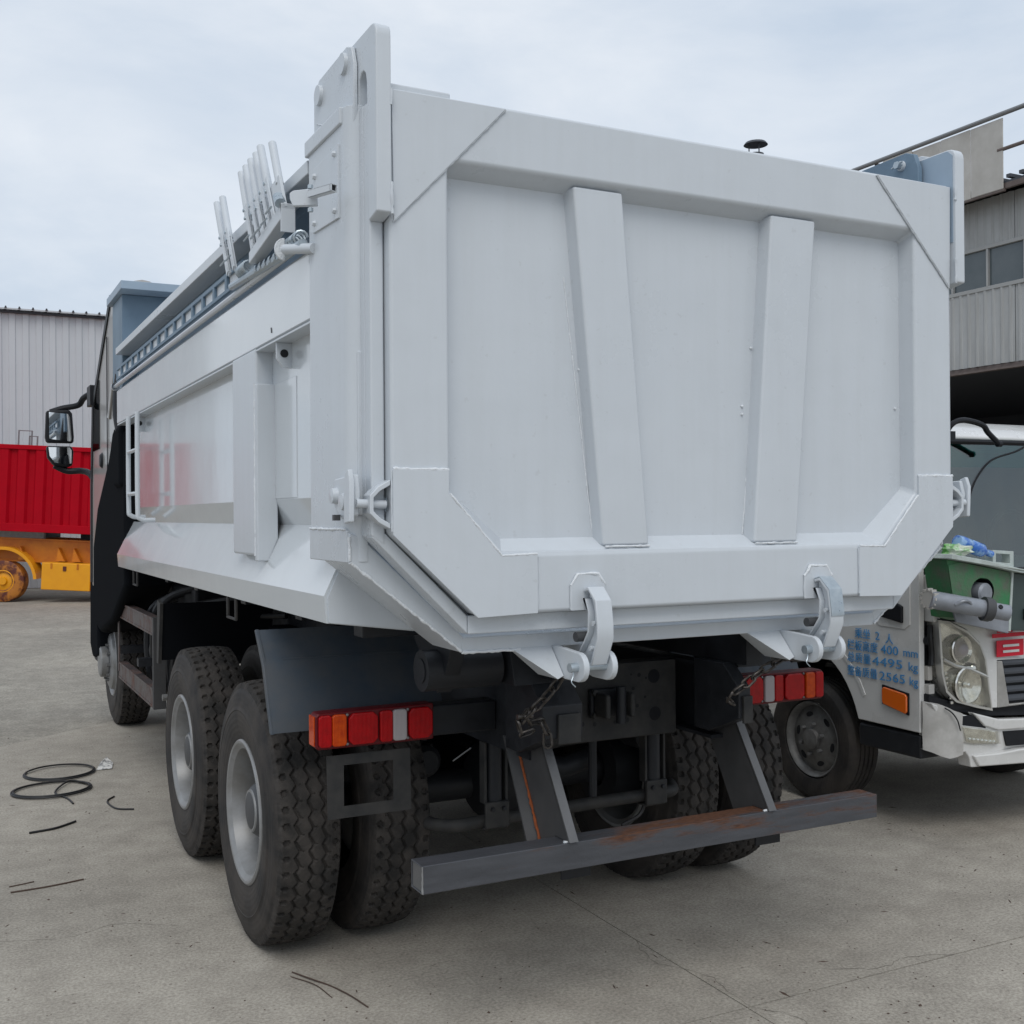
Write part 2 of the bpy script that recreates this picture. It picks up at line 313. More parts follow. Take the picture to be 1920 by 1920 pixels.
# ================================================================== ground
def structure(o): o['kind'] = 'structure'; return o
g = structure(part('ground', M().add([(-400, -400, -.014), (400, -400, -.014), (400, 600, -.014), (-400, 600, -.014)], [(0, 1, 2, 3)]), 'aggregate'))
def clip(poly, p, n):
    o = []
    for i, a in enumerate(poly):
        b = poly[(i+1) % len(poly)]; da = (a[0]-p[0])*n[0]+(a[1]-p[1])*n[1]; db = (b[0]-p[0])*n[0]+(b[1]-p[1])*n[1]
        if da <= 0: o.append(a)
        if da*db < 0: t = da/(da-db); o.append((a[0]+(b[0]-a[0])*t, a[1]+(b[1]-a[1])*t))
    return o
cp, cn = (-2.06, 6.75), (-.613, .79)
big = clip([(-22.2, -13.4), (22.7, -13.4), (22.7, 22.6), (-22.2, 22.6)], (cp[0]+.05, cp[1]-.05), cn)
part('joint_filler', M().add([(x, y, -.010) for x, y in big], [tuple(range(len(big)))]), 'joint', g)
for i in range(-5, 5):
    for j in range(-3, 5):
        x0, y0 = .225+4.5*i, .092+4.5*j; gp = .003
        q = clip([(x0+gp, y0+gp), (x0+4.5-gp, y0+gp), (x0+4.5-gp, y0+4.5-gp), (x0+gp, y0+4.5-gp)], cp, cn)
        if len(q) > 2: part('concrete_slab', M().prism(q, 'z', -.012, random.uniform(-.0012, 0)), 'concrete', g)
rgc = random.Random(5)
for pts in ([(.22, .85), (.16, .62), (.27, .40), (.24, .12), (.33, -.05), (.30, -.3)], [(1.35, .08), (1.10, .16), (.95, .13), (.72, .22)], [(-2.4, 2.2), (-2.0, 2.05), (-1.75, 2.12), (-1.5, 1.95)]):
    q = smooth_path([(x, y, 0) for x, y in pts], 7); q = [p+Vector((rgc.uniform(-.01, .01), rgc.uniform(-.01, .01), 0)) for p in q]; n_ = len(q); vs_ = []
    for i, p in enumerate(q):
        d_ = (q[min(i+1, n_-1)]-q[max(i-1, 0)]).normalized(); w_ = .0015*rgc.uniform(.3, 1.2)*(1 if 0 < i < n_-1 else 0); s_ = Vector((-d_.y, d_.x, 0))*w_
        vs_ += [p+s_+Vector((0, 0, .0012)), p-s_+Vector((0, 0, .0012))]
    part('crack', M().add(vs_, [(2*i, 2*i+1, 2*i+3, 2*i+2) for i in range(n_-1)]), 'joint', g)
# ================================================================== grey shed behind the red trailer
def corr_sheet(w, h, pitch, rib, depth, x0=0):
    """corrugated sheet in the XZ plane, ribs proud to -y"""
    xs = []; x = 0
    while x < w-1e-6:
        a = pitch-rib
        xs += [(x, 0), (x+a*.5-.012, 0), (x+a*.5+.012, -depth), (x+a*.5+rib-.012, -depth), (x+a*.5+rib+.012, 0)]; x += pitch
    xs.append((w, 0)); n = len(xs); mb = M()
    mb.add([(p[0], p[1], z) for z in (0, h) for p in xs], [(i, i+1, n+i+1, n+i) for i in range(n-1)])
    return mb.data('wall_sheet', 20)
shed = thing('corrugated_shed', (1, 29, 0), 'tall grey corrugated metal shed behind the red trailer', 'building')
me = corr_sheet(.99, 7.25, .33, .16, .035)
for i in range(-8, 12):
    o = link('wall_sheet', me, 'grey_sheet', shed, (i*.99, random.uniform(-.004, .004), 0))
b = M((1, 29, 0)); b.box(-7.9, 10.9, .06, 9, 0, 7.2); part('wall', b, 'grey_sheet', shed)
b = M((1, 29, 0)); b.box(-8, 11, -.14, .05, 7.25, 7.31); part('eave_trim', b, 'dark_trim', shed)
b = M((1, 29, 0)); b.prism([(-.25, 7.31), (-.25, 7.35), (9.3, 8.9), (9.3, 8.86)], 'x', -8, 11); rf = part('roof', b, 'grey_sheet', shed)
rb = M(); rb.prism([(-.03, 0), (.03, 0), (.015, .05), (-.015, .05)], 'y', -.30, .3); rbd = rb.data('roof_rib')
for i in range(-24, 33): link('roof_rib', rbd, 'dark_trim', rf, (i*.33+1, 29, 7.34)).matrix_parent_inverse = wm(rf).inverted()
# ================================================================== old warehouse on the right
XW = 12.0
wh = thing('old_warehouse', (XW, 14, 0), 'weathered pale metal warehouse with a window band and dark doorway', 'building')
def wpart(n, mb, mat, bevel=0): return part(n, mb, mat, wh, bevel)
me1 = corr_sheet(.62, 1.18, .155, .05, .018); me2 = corr_sheet(.62, .72, .155, .05, .018)
for i in range(30):
    y = 22.0-i*.62
    for me_, z in ((me1, 4.12), (me2, 5.98)):
        o = link('wall_sheet', me_, 'old_sheet', wh, (-random.uniform(0, .02)-.01, y-14, z)); o.rotation_euler = (0, 0, R(-90))
b = M(); b.box(XW-.02, XW+.06, 3.4, 22, 4.03, 4.12); wpart('lintel_beam', b, 'old_steel')
b = M(); b.box(XW-.12, XW-.03, 3.4, 22, 4.02, 4.05); wpart('door_rail', b, 'old_steel')
# window band
b = M(); b.box(XW-.05, XW+.05, 3.4, 22, 5.28, 5.34); b.box(XW-.05, XW+.05, 3.4, 22, 5.92, 5.98); wpart('window_frame', b, 'old_sheet', .006)
k = 0; y = 3.45
while y < 21.5:
    pane = M(); pane.box(XW+.0, XW+.012, y+.02, y+.655, 5.34, 5.92); wpart('window_pane', pane, 'shed_glass')
    mu = M(); mu.box(XW-.045, XW+.03, y-.018, y+.018, 5.34, 5.92); wpart('mullion', mu, 'old_sheet', .004); y += .675
# fascia, parapet panels and pipes
b = M(); b.box(XW-.42, XW-.36, 3.4, 22, 6.64, 6.72); wpart('gutter', b, 'old_steel')
b = M()
for i in range(12): b.prism([(-.03, 0), (.03, 0), (.02, .05), (-.02, .05)], 'x', XW-.4, XW+2) if False else None
b.prism([(XW-.42, 6.72), (XW-.42, 6.75), (XW+9, 8.0), (XW+9, 7.9)], 'y', 3.4, 22); wpart('roof', b, 'dark_trim')
rbm = M().box(-.25, .25, -.035, .035, 0, .05).data('roof_rib')
for i in range(24): link('roof_rib', rbm, 'dark_trim', wh, (-.2, 3.5+i*.22-14, 6.78))
XP = XW-.46
b = M(); b.box(XP+.01, XP+.06, 8.2, 11.4, 6.60, 6.64); wpart('panel_rail', b, 'old_steel')
ys = [8.20, 8.79, 9.36, 9.95]
for a, c in zip(ys, ys[1:]):
    p = M(); p.box(XP, XP+.02, a+.004, c-.004, 6.62+random.uniform(0, .02), 7.70+random.uniform(-.02, .0)); wpart('parapet_panel', p, 'old_panel', .012)
p = M(); p.box(XP-.022, XP-.002, 9.93, 10.55, 7.40, 7.70); wpart('parapet_panel', p, 'old_panel', .006)
p = M(); p.tube([(XP, 2, 7.74), (XP, 12.6, 7.74)], .035, 10); wpart('top_pipe', p, 'pipe_steel')
p = M(); p.tube([(XP+.02, 2, 7.22), (XP+.02, 8.3, 7.22)], .03, 8); wpart('middle_pipe', p, 'old_steel')
for y in (4.5, 6.6, 10.75):
    p = M(); p.box(XP+.025, XP+.08, y-.03, y+.03, 6.9, 7.72); wpart('pipe_post', p, 'old_steel')
# inside of the warehouse
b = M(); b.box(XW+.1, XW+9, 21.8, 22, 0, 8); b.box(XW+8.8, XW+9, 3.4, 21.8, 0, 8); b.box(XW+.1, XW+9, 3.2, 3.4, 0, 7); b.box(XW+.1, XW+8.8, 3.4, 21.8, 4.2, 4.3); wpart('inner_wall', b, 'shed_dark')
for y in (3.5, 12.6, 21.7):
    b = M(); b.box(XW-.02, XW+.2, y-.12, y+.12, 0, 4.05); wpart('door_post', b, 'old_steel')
# far vent cowl on a stack rising from the warehouse roof
v = M(); v.lathe([(0, .0), (0, .24), (.05, .20), (.10, .0)], (XW, 14.4, 9.18), 'z', 20)
vp = thing('roof_vent', (XW, 14.4, 7.05), 'small round vent cowl on a stack above the tailgate skyline', 'vent')
part('cowl', v, 'dark_trim', vp)
for i in range(3):
    a = R(120*i+20); s_ = M(); s_.tube([(XW+.13*math.cos(a), 14.4+.13*math.sin(a), 8.95), (XW+.13*math.cos(a), 14.4+.13*math.sin(a), 9.2)], .012, 6); part('cowl_strut', s_, 'dark_trim', vp)
v = M(); v.lathe([(0, .16), (1.95, .16), (1.95, .13), (0, .13)], (XW, 14.4, 7.05), 'z', 20, True); part('stack', v, 'dark_trim', vp)
# ================================================================== red box trailer on an orange chassis
f2 = Vector((math.sin(yaw), math.cos(yaw), 0))
P0 = Vector((-2.464, -3.281, 0))+f2*24.8+rt*(-11.38)
tr = thing('box_trailer', P0, 'red corrugated box trailer on an orange chassis left of the tipper', 'trailer'); tr.rotation_euler = (0, .05, -yaw)
def tp(n, mb, mat, parent=tr, bevel=0):
    o = link(n, mb.data(n), mat, None, None, bevel); o.parent = parent; return o
b = M(); b.box(-5, 4.6, .06, 2.5, 1.62, 3.46); tb = tp('cargo_box', b, 'red_paint')
b = M(); b.box(-5, 4.6, -.02, .06, 3.40, 3.50); tp('top_rail', b, 'red_paint', tr, .01)
b = M(); b.box(-5, 4.6, -.03, .06, 1.58, 1.76); tp('bottom_rail', b, 'red_paint', tr, .01)
rib = M(); rib.prism([(-.14, .062), (-.09, .0), (.09, .0), (.14, .062)], 'z', 1.76, 3.40); rd = rib.data('side_rib')
for i in range(24):
    o = bpy.data.objects.new('side_rib', rd); col.objects.link(o); o.parent = tr; o.location = (-4.8+i*.4, 0, 0)
    if i == 0: rd.materials.append(MATS['red_paint'])
b = M(); b.box(-5, 4.2, .35, .5, .92, 1.42); b.box(-5, 4.2, .28, .55, 1.40, 1.43); b.box(-5, 4.2, .28, .55, .90, .93); b.box(-5, 4.2, 1.9, 2.05, .92, 1.42); tp('chassis_beam', b, 'orange_paint')
b = M(); b.box(-4.8, .6, .7, 1.8, 1.43, 1.6); b.box(1.5, 4.2, .7, 1.8, 1.43, 1.58); tp('cross_bearer', b, 'chassis')
b = M(); b.box(-1.2, .75, .5, .6, 1.43, 1.57); tp('pale_beam', b, 'pale_board')
for x in (.35, 1.2, 1.55):
    b = M(); b.prism([(x, 1.25), (x+.16, .95), (x-.03, .95)], 'y', .2, .34); tp('gusset', b, 'orange_paint')
b = M(); b.box(.98, 2.06, -.12, .3, .33, .93); tx = tp('tool_box', b, 'yellow_paint', tr, .02)
b = M(); b.box(2.07, 2.9, -.10, .3, .33, .93); tp('tool_box', b, 'yellow_paint', tr, .02)
for x in (1.2, 1.78): b = M(); b.box(x-.02, x+.02, -.13, -.115, .80, .92); tp('box_hinge', b, 'orange_paint', tx)
b = M(); b.box(1.46, 1.53, -.14, -.118, .76, .86); tp('box_latch', b, 'maroon', tx)
b = M(); b.box(1.9, 2.05, .4, .55, .0, .9); tp('landing_leg', b, 'old_steel')
def tr_wheel(x):
    w = M(); w.lathe([(-.14, .20), (-.15, .24), (-.16, .40), (-.13, .46), (.13, .46), (.16, .40), (.15, .2)], (x, .28, .46), 'y', 36); o = tp('wheel', w, 'maroon')
    w = M(); w.lathe([(-.17, 0), (-.17, .08), (-.12, .10), (-.10, .22), (-.15, .25), (-.155, .23)], (x, .28, .46), 'y', 30); tp('rim', w, 'yellow_paint', o)
    return o
for x in (-2.6, -1.3, 0.03): tr_wheel(x)
for x in (-2.6, -1.3, 0.03):
    a = [(x+.70*math.cos(R(t)), .46+.70*math.sin(R(t))) for t in range(6, 175, 8)]; c2 = [(x+.77*math.cos(R(t)), .46+.77*math.sin(R(t))) for t in range(174, 5, -8)]
    b = M(); b.prism(a+c2, 'y', .08, .55) if x > 0 else b.prism([(x-.6, 1.12), (x+.6, 1.12), (x+.62, 1.18), (x-.62, 1.18)], 'y', .1, .5); tp('mudguard', b, 'yellow_paint')
h = M()
for a, c in ((-.05, .25), (.2, .38)): h.tube([(a, .8, 3.46), (a, .8, 3.86 if a < 0 else 3.74), (c, .8, 3.86 if a < 0 else 3.74), (c, .8, 3.46)], .02, 6)
tp('handrail', h, 'pipe_steel')
# ================================================================== white light truck facing the camera
LO = (2.35, 2.15, 0); LS = 1.0333; LOC = (2.51, 2.33, 0)
lt = thing('light_truck', LOC, 'white cab light truck with blue stencilled figures, parked beside the tipper', 'truck')
def LM(): return M(LOC, LO, LS)
def lp(n, mb, mat, parent=lt, bevel=0, seg=2, ang=35): return part(n, mb, mat, parent, bevel, seg, ang)
def mx(p): return 6.55-p                     # mirror across the cab's middle (x = 3.275)
def arch(ry, rz, a0, a1, n=18): return [(2.15+ry*math.cos(R(a0+(a1-a0)*i/n)), .38+rz*math.sin(R(a0+(a1-a0)*i/n))) for i in range(n+1)]
# door side with the wheel arch cut out
side = [(1.238, .575), (1.238, 1.52), (2.98, 1.52), (2.98, .62)]+arch(.47, .585, 24, 160)
b = LM(); b.prism(side, 'x', 2.35, 2.39); door = lp('door', b, 'truck_white', lt, .006)
b = LM(); b.prism([(mx(0)*0+p[0], p[1]) for p in side], 'x', mx(2.39), mx(2.35)); lp('door', b, 'truck_white', lt, .006)
lip = arch(.56, .67, 18, 150); lip2 = arch(.585, .70, 150, 18)
b = LM(); b.prism(lip+lip2, 'x', 2.3455, 2.352); lp('arch_lip', b, 'truck_white', door, .004)
b = LM(); b.prism([(1.30, 1.17), (1.30, 1.46), (1.57, 1.46), (1.57, 1.18), (1.53, 1.145), (1.34, 1.14)], 'x', 2.344, 2.351); lp('handle_panel', b, 'truck_white', door, .004)
b = LM(); b.prism([(1.345, 1.175), (1.345, 1.27), (1.38, 1.285), (1.51, 1.26), (1.51, 1.20)], 'x', 2.325, 2.346); lp('door_handle', b, 'black_plastic', door, .008)
b = LM(); b.prism([(1.318, .68), (1.318, .765), (1.33, .78), (1.49, .80), (1.503, .79), (1.503, .715), (1.49, .70), (1.33, .668)], 'x', 2.328, 2.346); tm = lp('side_marker', b, 'amber', lt, .008)
b = LM(); b.prism([(1.312, .662), (1.312, .785), (1.509, .81), (1.509, .70)], 'x', 2.340, 2.3495); lp('marker_base', b, 'black_plastic', tm)
# floor, cab back and roof
b = LM(); b.prism([(1.26, .62), (1.26, 1.45), (2.96, 1.5), (2.96, .95), (2.6, .95), (1.6, .95), (1.55, .62)], 'x', 2.40, mx(2.40)); lp('cab_floor', b, 'interior')
roof = [(1.40, 2.205), (1.37, 2.235), (1.47, 2.30), (1.75, 2.36), (2.95, 2.37), (2.99, 2.30), (2.99, 2.22)]
b = LM(); b.prism(roof, 'x', 2.41, mx(2.41)); lp('roof', b, 'truck_white', lt, .03, 4)
b = LM(); b.box(2.40, mx(2.40), 2.95, 2.99, 1.5, 2.22); lp('cab_back', b, 'interior')
for s in (0, 1):
    f = (lambda x: x) if s == 0 else mx
    b = LM(); b.prism([(1.22, 1.47), (1.30, 1.47), (1.47, 2.22), (1.40, 2.22)], 'x', f(2.41), f(2.47)); lp('windscreen_pillar', b, 'black_plastic')
    b = LM(); b.prism([(2.85, 1.5), (2.98, 1.5), (2.98, 2.22), (2.85, 2.22)], 'x', f(2.41), f(2.46)); lp('rear_pillar', b, 'truck_white')
    b = LM(); b.slab([(f(2.42), 1.32, 1.5), (f(2.42), 2.85, 1.5), (f(2.44), 2.85, 2.22), (f(2.44), 1.48, 2.22)], (.006, 0, 0)); lp('side_window', b, 'cab_glass')
def wsp(x, t): return (x, 1.235+.165*t-.10*math.sin(math.pi*(x-2.45)/1.65), 1.46+.745*t)
xs = [2.45+1.65*i/10 for i in range(11)]
def ws_sheet(t0, t1, mat, name):
    b = LM(); q = [wsp(x, t0) for x in xs]+[wsp(x, t1) for x in xs]
    b.add(q+[(p[0], p[1]+.006, p[2]) for p in q], [(i, i+1, 12+i, 11+i) for i in range(10)]+[(22+i, 23+i, 34+i, 33+i) for i in range(10)]); return lp(name, b, mat, lt)
ws = ws_sheet(0, .80, 'windscreen', 'windscreen')
wb = ws_sheet(.80, .985, 'windscreen_band', 'sun_band')
b = LM(); b.tube([wsp(x, 1.0) for x in xs], .016, 6); lp('windscreen_seal', b, 'black_plastic')
b = LM(); b.tube([wsp(x, 0) for x in xs], .02, 6); lp('windscreen_seal', b, 'black_plastic')
# interior seen through the glass
b = LM(); b.prism([(1.27, 1.40), (1.27, 1.50), (1.55, 1.52), (1.68, 1.40), (1.6, 1.0)], 'x', 2.46, mx(2.46)); lp('dashboard', b, 'interior', lt, .02)
for x in (2.62, 3.5):
    b = LM(); b.prism([(2.0, 1.0), (2.0, 1.22), (2.45, 1.24), (2.6, 1.95), (2.68, 2.0), (2.76, 1.95), (2.7, 1.0)], 'x', x, x+.5); lp('seat', b, 'seat_grey', lt, .04, 3)
b = LM(); b.lathe([(.20+.018*math.cos(R(a)), .0) if False else (.018*math.sin(R(a)), .2+.018*math.cos(R(a))) for a in range(0, 360, 45)], (3.75, 1.78, 1.6), 'y', 28, True); lp('steering_wheel', b, 'black_plastic')
b = LM(); b.tube(smooth_path([wsp(3.32, .99), wsp(3.2, .93), wsp(3.0, .86), wsp(2.88, .74), wsp(2.80, .60), wsp(2.74, .42)], 6), .006, 6); lp('wiper_hose', b, 'black_plastic')
# grab handle / mirror arm over the windscreen corner
b = LM(); b.tube(smooth_path([(2.55, 1.24, 2.22), (2.575, 1.2, 2.29), (2.657, 1.19, 2.313), (2.80, 1.19, 2.291), (2.86, 1.2, 2.25), (2.945, 1.2, 2.19)], 5), .016, 8)
b.lathe([(-.02, 0), (-.014, .018), (.014, .018), (.02, 0)], (2.95, 1.2, 2.187), 'x', 10); b.box(2.535, 2.60, 1.2, 1.42, 2.20, 2.25); lp('mirror_arm', b, 'black_plastic')
# front face
def fy(x):
    P = [(2.40, 1.185), (2.45, 1.17), (2.9, 1.08), (3.275, 1.045)]; x = min(x, mx(x))
    for a, c in zip(P, P[1:]):
        if x <= c[0]: return a[1]+(c[1]-a[1])*(x-a[0])/(c[0]-a[0])
    return P[-1][1]
def front(n, pts, dout, din, mat, parent=lt, bevel=0, ang=35):
    """outline (x, z) laid on the curved front, dout proud and din thick"""
    b = LM(); q = [(x, fy(x)-dout, z) for x, z in pts]; b.slab(q, (0, din, 0)); return lp(n, b, mat, parent, bevel, 2, ang)
# white fascia with the lamp cut-outs (upper strip, strip beside the lamp)
front('fascia', [(2.43, 1.21), (2.48, 1.205), (2.604, 1.145), (2.685, 1.07), (2.722, .98), (2.735, .90), (2.763, .70), (2.80, .70), (2.80, .965), (3.275, .965), (3.75, .965), (3.75, .70), (mx(2.763), .70), (mx(2.735), .90), (mx(2.722), .98), (mx(2.685), 1.07), (mx(2.604), 1.145), (mx(2.48), 1.205), (mx(2.43), 1.21), (mx(2.42), 1.44), (3.275, 1.46), (2.42, 1.44)], 0, .05, 'truck_white', lt, .004)
front('grille_surround', [(2.80, .70), (2.80, .96), (2.832, .96), (2.875, .715), (mx(2.875), .715), (mx(2.832), .96), (mx(2.80), .96), (mx(2.80), .70)], .003, .04, 'truck_grey', lt, .004)
front('grille_back', [(2.835, .96), (2.877, .718), (mx(2.877), .718), (mx(2.835), .96)], -.02, .03, 'black_plastic')
for i in range(5):
    z = .755+.05*i; x0 = 2.87-.008*i
    b = LM(); b.slab([(x0, fy(x0)+.012, z), (3.275, fy(3.275)+.012, z), (mx(x0), fy(x0)+.012, z), (mx(x0), fy(x0)-.002, z-.02), (3.275, fy(3.275)-.002, z-.02), (x0, fy(x0)-.002, z-.02)], (0, 0, .012)); lp('grille_slat', b, 'dark_trim')
front('dark_gap', [(2.38, .72), (2.50, .70), (2.765, .655), (3.275, .63), (mx(2.765), .655), (mx(2.5), .70), (mx(2.38), .72), (mx(2.38), .79), (mx(2.6), .72), (mx(2.8), .705), (3.275, .705), (2.8, .705), (2.6, .72), (2.38, .79)], -.012, .05, 'black_plastic')
# cavity between door and lamp
b = LM(); b.box(2.37, 2.44, 1.25, 1.5, .60, 1.45); lp('hinge_cavity', b, 'black_plastic')
b = LM(); b.box(2.385, 2.43, 1.205, 1.25, .79, .845); cb = lp('connector', b, 'truck_grey', lt, .006)
b = LM(); b.box(2.39, 2.425, 1.215, 1.25, .865, .945); lp('connector', b, 'old_panel', lt, .006)
b = LM(); b.tube(smooth_path([(2.41, 1.22, 1.17), (2.40, 1.21, 1.10), (2.415, 1.215, 1.02), (2.405, 1.21, .95)], 5), .015, 8); lp('wiring_loom', b, 'hose')
b = LM(); b.lathe([(-.02, 0), (-.02, .028), (.02, .028), (.02, 0)], (2.405, 1.23, 1.085), 'y', 14); lp('hinge_knob', b, 'black_plastic')
b = LM(); b.prism([(2.40, 1.185), (2.43, 1.178), (2.43, 1.3), (2.40, 1.3)], 'z', 1.19, 1.45); lp('corner_panel', b, 'truck_white', lt, .01)
# head lamps
HL = [(2.419, 1.204), (2.48, 1.197), (2.604, 1.136), (2.685, 1.059), (2.719, .977), (2.729, .897), (2.758, .686), (2.662, .707), (2.526, .746), (2.463, .803), (2.437, .91)]
def inset(P, d):
    c = (sum(p[0] for p in P)/len(P), sum(p[1] for p in P)/len(P)); return [(c[0]+(p[0]-c[0])*(1-d), c[1]+(p[1]-c[1])*(1-d)) for p in P]
for s in (0, 1):
    f = (lambda P: P) if s == 0 else (lambda P: [(mx(p[0]), p[1]) for p in P])
    hl = front('head_lamp', f(HL), -.03, .04, 'reflector')
    ring = f(HL)+f([HL[0]])+f([inset(HL, .07)[0]])+f(list(reversed(inset(HL, .07))))
    front('lamp_rim', ring, .012, .05, 'lamp_bezel', hl)
    for (cx, cz, r0, m_) in ((2.573, 1.034, .072, 'reflector'), (2.612, .835, .095, 'reflector')):
        cx = cx if s == 0 else mx(cx); b = LM()
        b.lathe([(.028, .02), (.02, r0*.6), (.0, r0*.9), (-.008, r0*1.02), (-.004, r0*1.12)], (cx, fy(cx)+.0, cz), 'y', 24); lp('reflector_bowl', b, m_, hl)
        if r0 < .08: b = LM(); b.lathe([(-.022, 0), (-.016, .025), (.0, .043), (.02, .048)], (cx+.012*(1 if s == 0 else -1), fy(cx), cz), 'y', 20); lp('projector_lens', b, 'lens_clear', hl)
        else: b = LM(); b.lathe([(-.01, 0), (-.006, .012), (.025, .014)], (cx, fy(cx), cz), 'y', 12); lp('bulb', b, 'chrome', hl)
    b = LM(); q = f([(2.452, .985), (2.53, .945), (2.62, .925), (2.735, .875)])
    b.tube([(p[0], fy(p[0])-.004, p[1]) for p in q], .010, 6); lp('lamp_divider', b, 'lamp_bezel', hl)
    for i in range(7):
        x = (2.468+.006*i); z = .905-.027*i; x = x if s == 0 else mx(x)
        b = LM(); b.box(x-.008, x+.012, fy(x)-.006, fy(x)+.01, z-.008, z+.008); lp('lamp_tooth', b, 'chrome', hl, .003)
    b = LM(); b.lathe([(-.02, 0), (-.01, .022), (.0, .03)], (f([(2.655, 0)])[0][0], fy(2.655)+.01, .925), 'y', 14); lp('side_bulb', b, 'chrome', hl)
    front('lamp_cover', f(inset(HL, .05)), .012, .003, 'lamp_cover', hl)
# bumper: a slatted upper bar, main bar, chipped left corner
BP = [(2.36, .752), (2.526, .687), (2.764, .626), (3.275, .60), (mx(2.764), .626), (mx(2.526), .687), (mx(2.36), .752), (mx(2.36), .46), (mx(2.60), .384), (3.275, .375), (2.60, .384), (2.588, .44), (2.565, .472), (2.535, .462), (2.49, .448), (2.439, .445), (2.373, .473), (2.36, .486)]
def bump(n, pts, mat, dout, bevel=.008, parent=lt): return front(n, pts, dout, .09, mat, parent, bevel)
bm = bump('bumper', [(2.36, .752), (2.526, .687), (2.764, .626), (3.275, .60), (mx(2.764), .626), (mx(2.526), .687), (mx(2.36), .752), (mx(2.36), .46), (mx(2.60), .384), (3.275, .375), (2.60, .384), (2.588, .44), (2.565, .472), (2.52, .458)], 'truck_white', .03)
front('bumper_step', [(2.60, .452), (2.764, .455), (2.90, .47), (3.275, .47), (3.275, .376), (2.64, .388)], .046, .05, 'truck_white', bm, .01)
front('bumper_brow', [(2.60, .69), (2.764, .645), (3.275, .622), (3.275, .575), (2.764, .582), (2.675, .61)], .046, .05, 'truck_white', bm, .01)
b = LM(); cols = [(2.352, 1.222, .488, .752), (2.375, 1.175, .478, .748), (2.41, 1.148, .458, .738), (2.45, 1.132, .444, .722), (2.50, 1.118, .449, .70), (2.535, 1.108, .462, .688)]
q = [(x, y, z0+(z1-z0)*t) for x, y, z0, z1 in cols for t in (0, .33, .66, 1)]; q = [(x-.006*math.sin(z*40), y+.008*math.sin(z*31+x*60), z) for x, y, z in q]
b.add(q+[(x+.02, y+.04, z) for x, y, z in q], [(4*i+k, 4*i+k+1, 4*i+k+5, 4*i+k+4) for i in range(5) for k in range(3)]+[(24+4*i+k, 24+4*i+k+1, 24+4*i+k+5, 24+4*i+k+4) for i in range(5) for k in range(3)]+[(4*i+k, 4*i+4+k, 28+4*i+k, 24+4*i+k) for i in range(5) for k in (0, 3)])
lp('scuffed_corner', b, 'truck_grey', bm, 0, 2, 60)
b = LM(); b.tube(smooth_path([(2.42, 1.128, .725), (2.455, 1.112, .70), (2.485, 1.100, .655), (2.50, 1.094, .60)], 5), .004, 5); lp('crack', b, 'black_plastic', bm)
fr_ = front('lamp_recess', [(2.474, .60), (2.482, .64), (2.508, .672), (2.627, .672), (2.69, .607), (2.69, .57), (2.54, .52)], .034, .02, 'black_plastic', bm)
FG = [(2.515, .626), (2.661, .603), (2.764, .579), (2.773, .507), (2.609, .511), (2.541, .527)]
fg = front('fog_lamp', FG, .040, .03, 'lamp_bezel', bm, .005); front('fog_reflector', inset(FG, .16), .044, .01, 'reflector', fg, .004)
for i in range(7):
    x = 2.575+.026*i; b = LM(); b.lathe([(-.008, 0), (-.004, .009), (.006, .010)], (x, fy(x)-.045, .545-.004*i), 'y', 8); lp('led', b, 'chrome', fg)
front('fog_cover', inset(FG, .08), .058, .003, 'lamp_cover', fg)
front('lower_grille', [(2.805, .572), (3.275, .565), (3.275, .485), (2.83, .488)], .0315, .01, 'black_plastic', bm)
# red letter (only its left part is in the picture)
lx = [('letter_stroke', [(2.80, 1.135), (2.80, 1.118), (2.90, 1.122), (2.90, 1.14)]), ('letter_stroke', [(2.768, 1.112), (2.768, 1.09), (3.05, 1.098), (3.05, 1.12)]),
      ('letter_frame', [(2.796, 1.074), (2.795, .982), (2.98, .988), (2.98, 1.08)])]
for n_, q in lx: front(n_, q, .003, .003, 'letter_red')
for z in (1.044, 1.012): front('letter_gap', [(2.835, z+.007), (2.835, z-.007), (2.945, z-.004), (2.945, z+.010)], .005, .002, 'truck_white')
# sill step, chassis, load bed behind
b = LM(); b.box(2.36, 2.6, 1.245, 1.72, .425, .56); lp('step', b, 'chassis', lt, .02)
b = LM(); b.box(2.9, 3.05, 1.3, 6.2, .55, .75); b.box(3.5, 3.65, 1.3, 6.2, .55, .75); b.box(2.5, 4.05, 2.08, 2.22, .33, .43); lp('chassis_frame', b, 'chassis')
b = LM(); b.prism([(1.5, .62)]+[(2.15+.50*math.cos(R(a)), .38+.60*math.sin(R(a))) for a in range(155, 24, -10)]+[(2.9, .62), (2.9, 1.02), (1.5, 1.02)], 'x', 2.40, 2.85); lp('wheel_housing', b, 'black_plastic')
b = LM(); b.box(2.36, mx(2.36), 3.15, 6.4, .85, .95); b.box(2.36, 2.39, 3.15, 6.4, .95, 1.38); b.box(mx(2.39), mx(2.36), 3.15, 6.4, .95, 1.38); b.box(2.39, mx(2.39), 3.15, 3.19, .95, 1.5); lp('load_bed', b, 'truck_white')
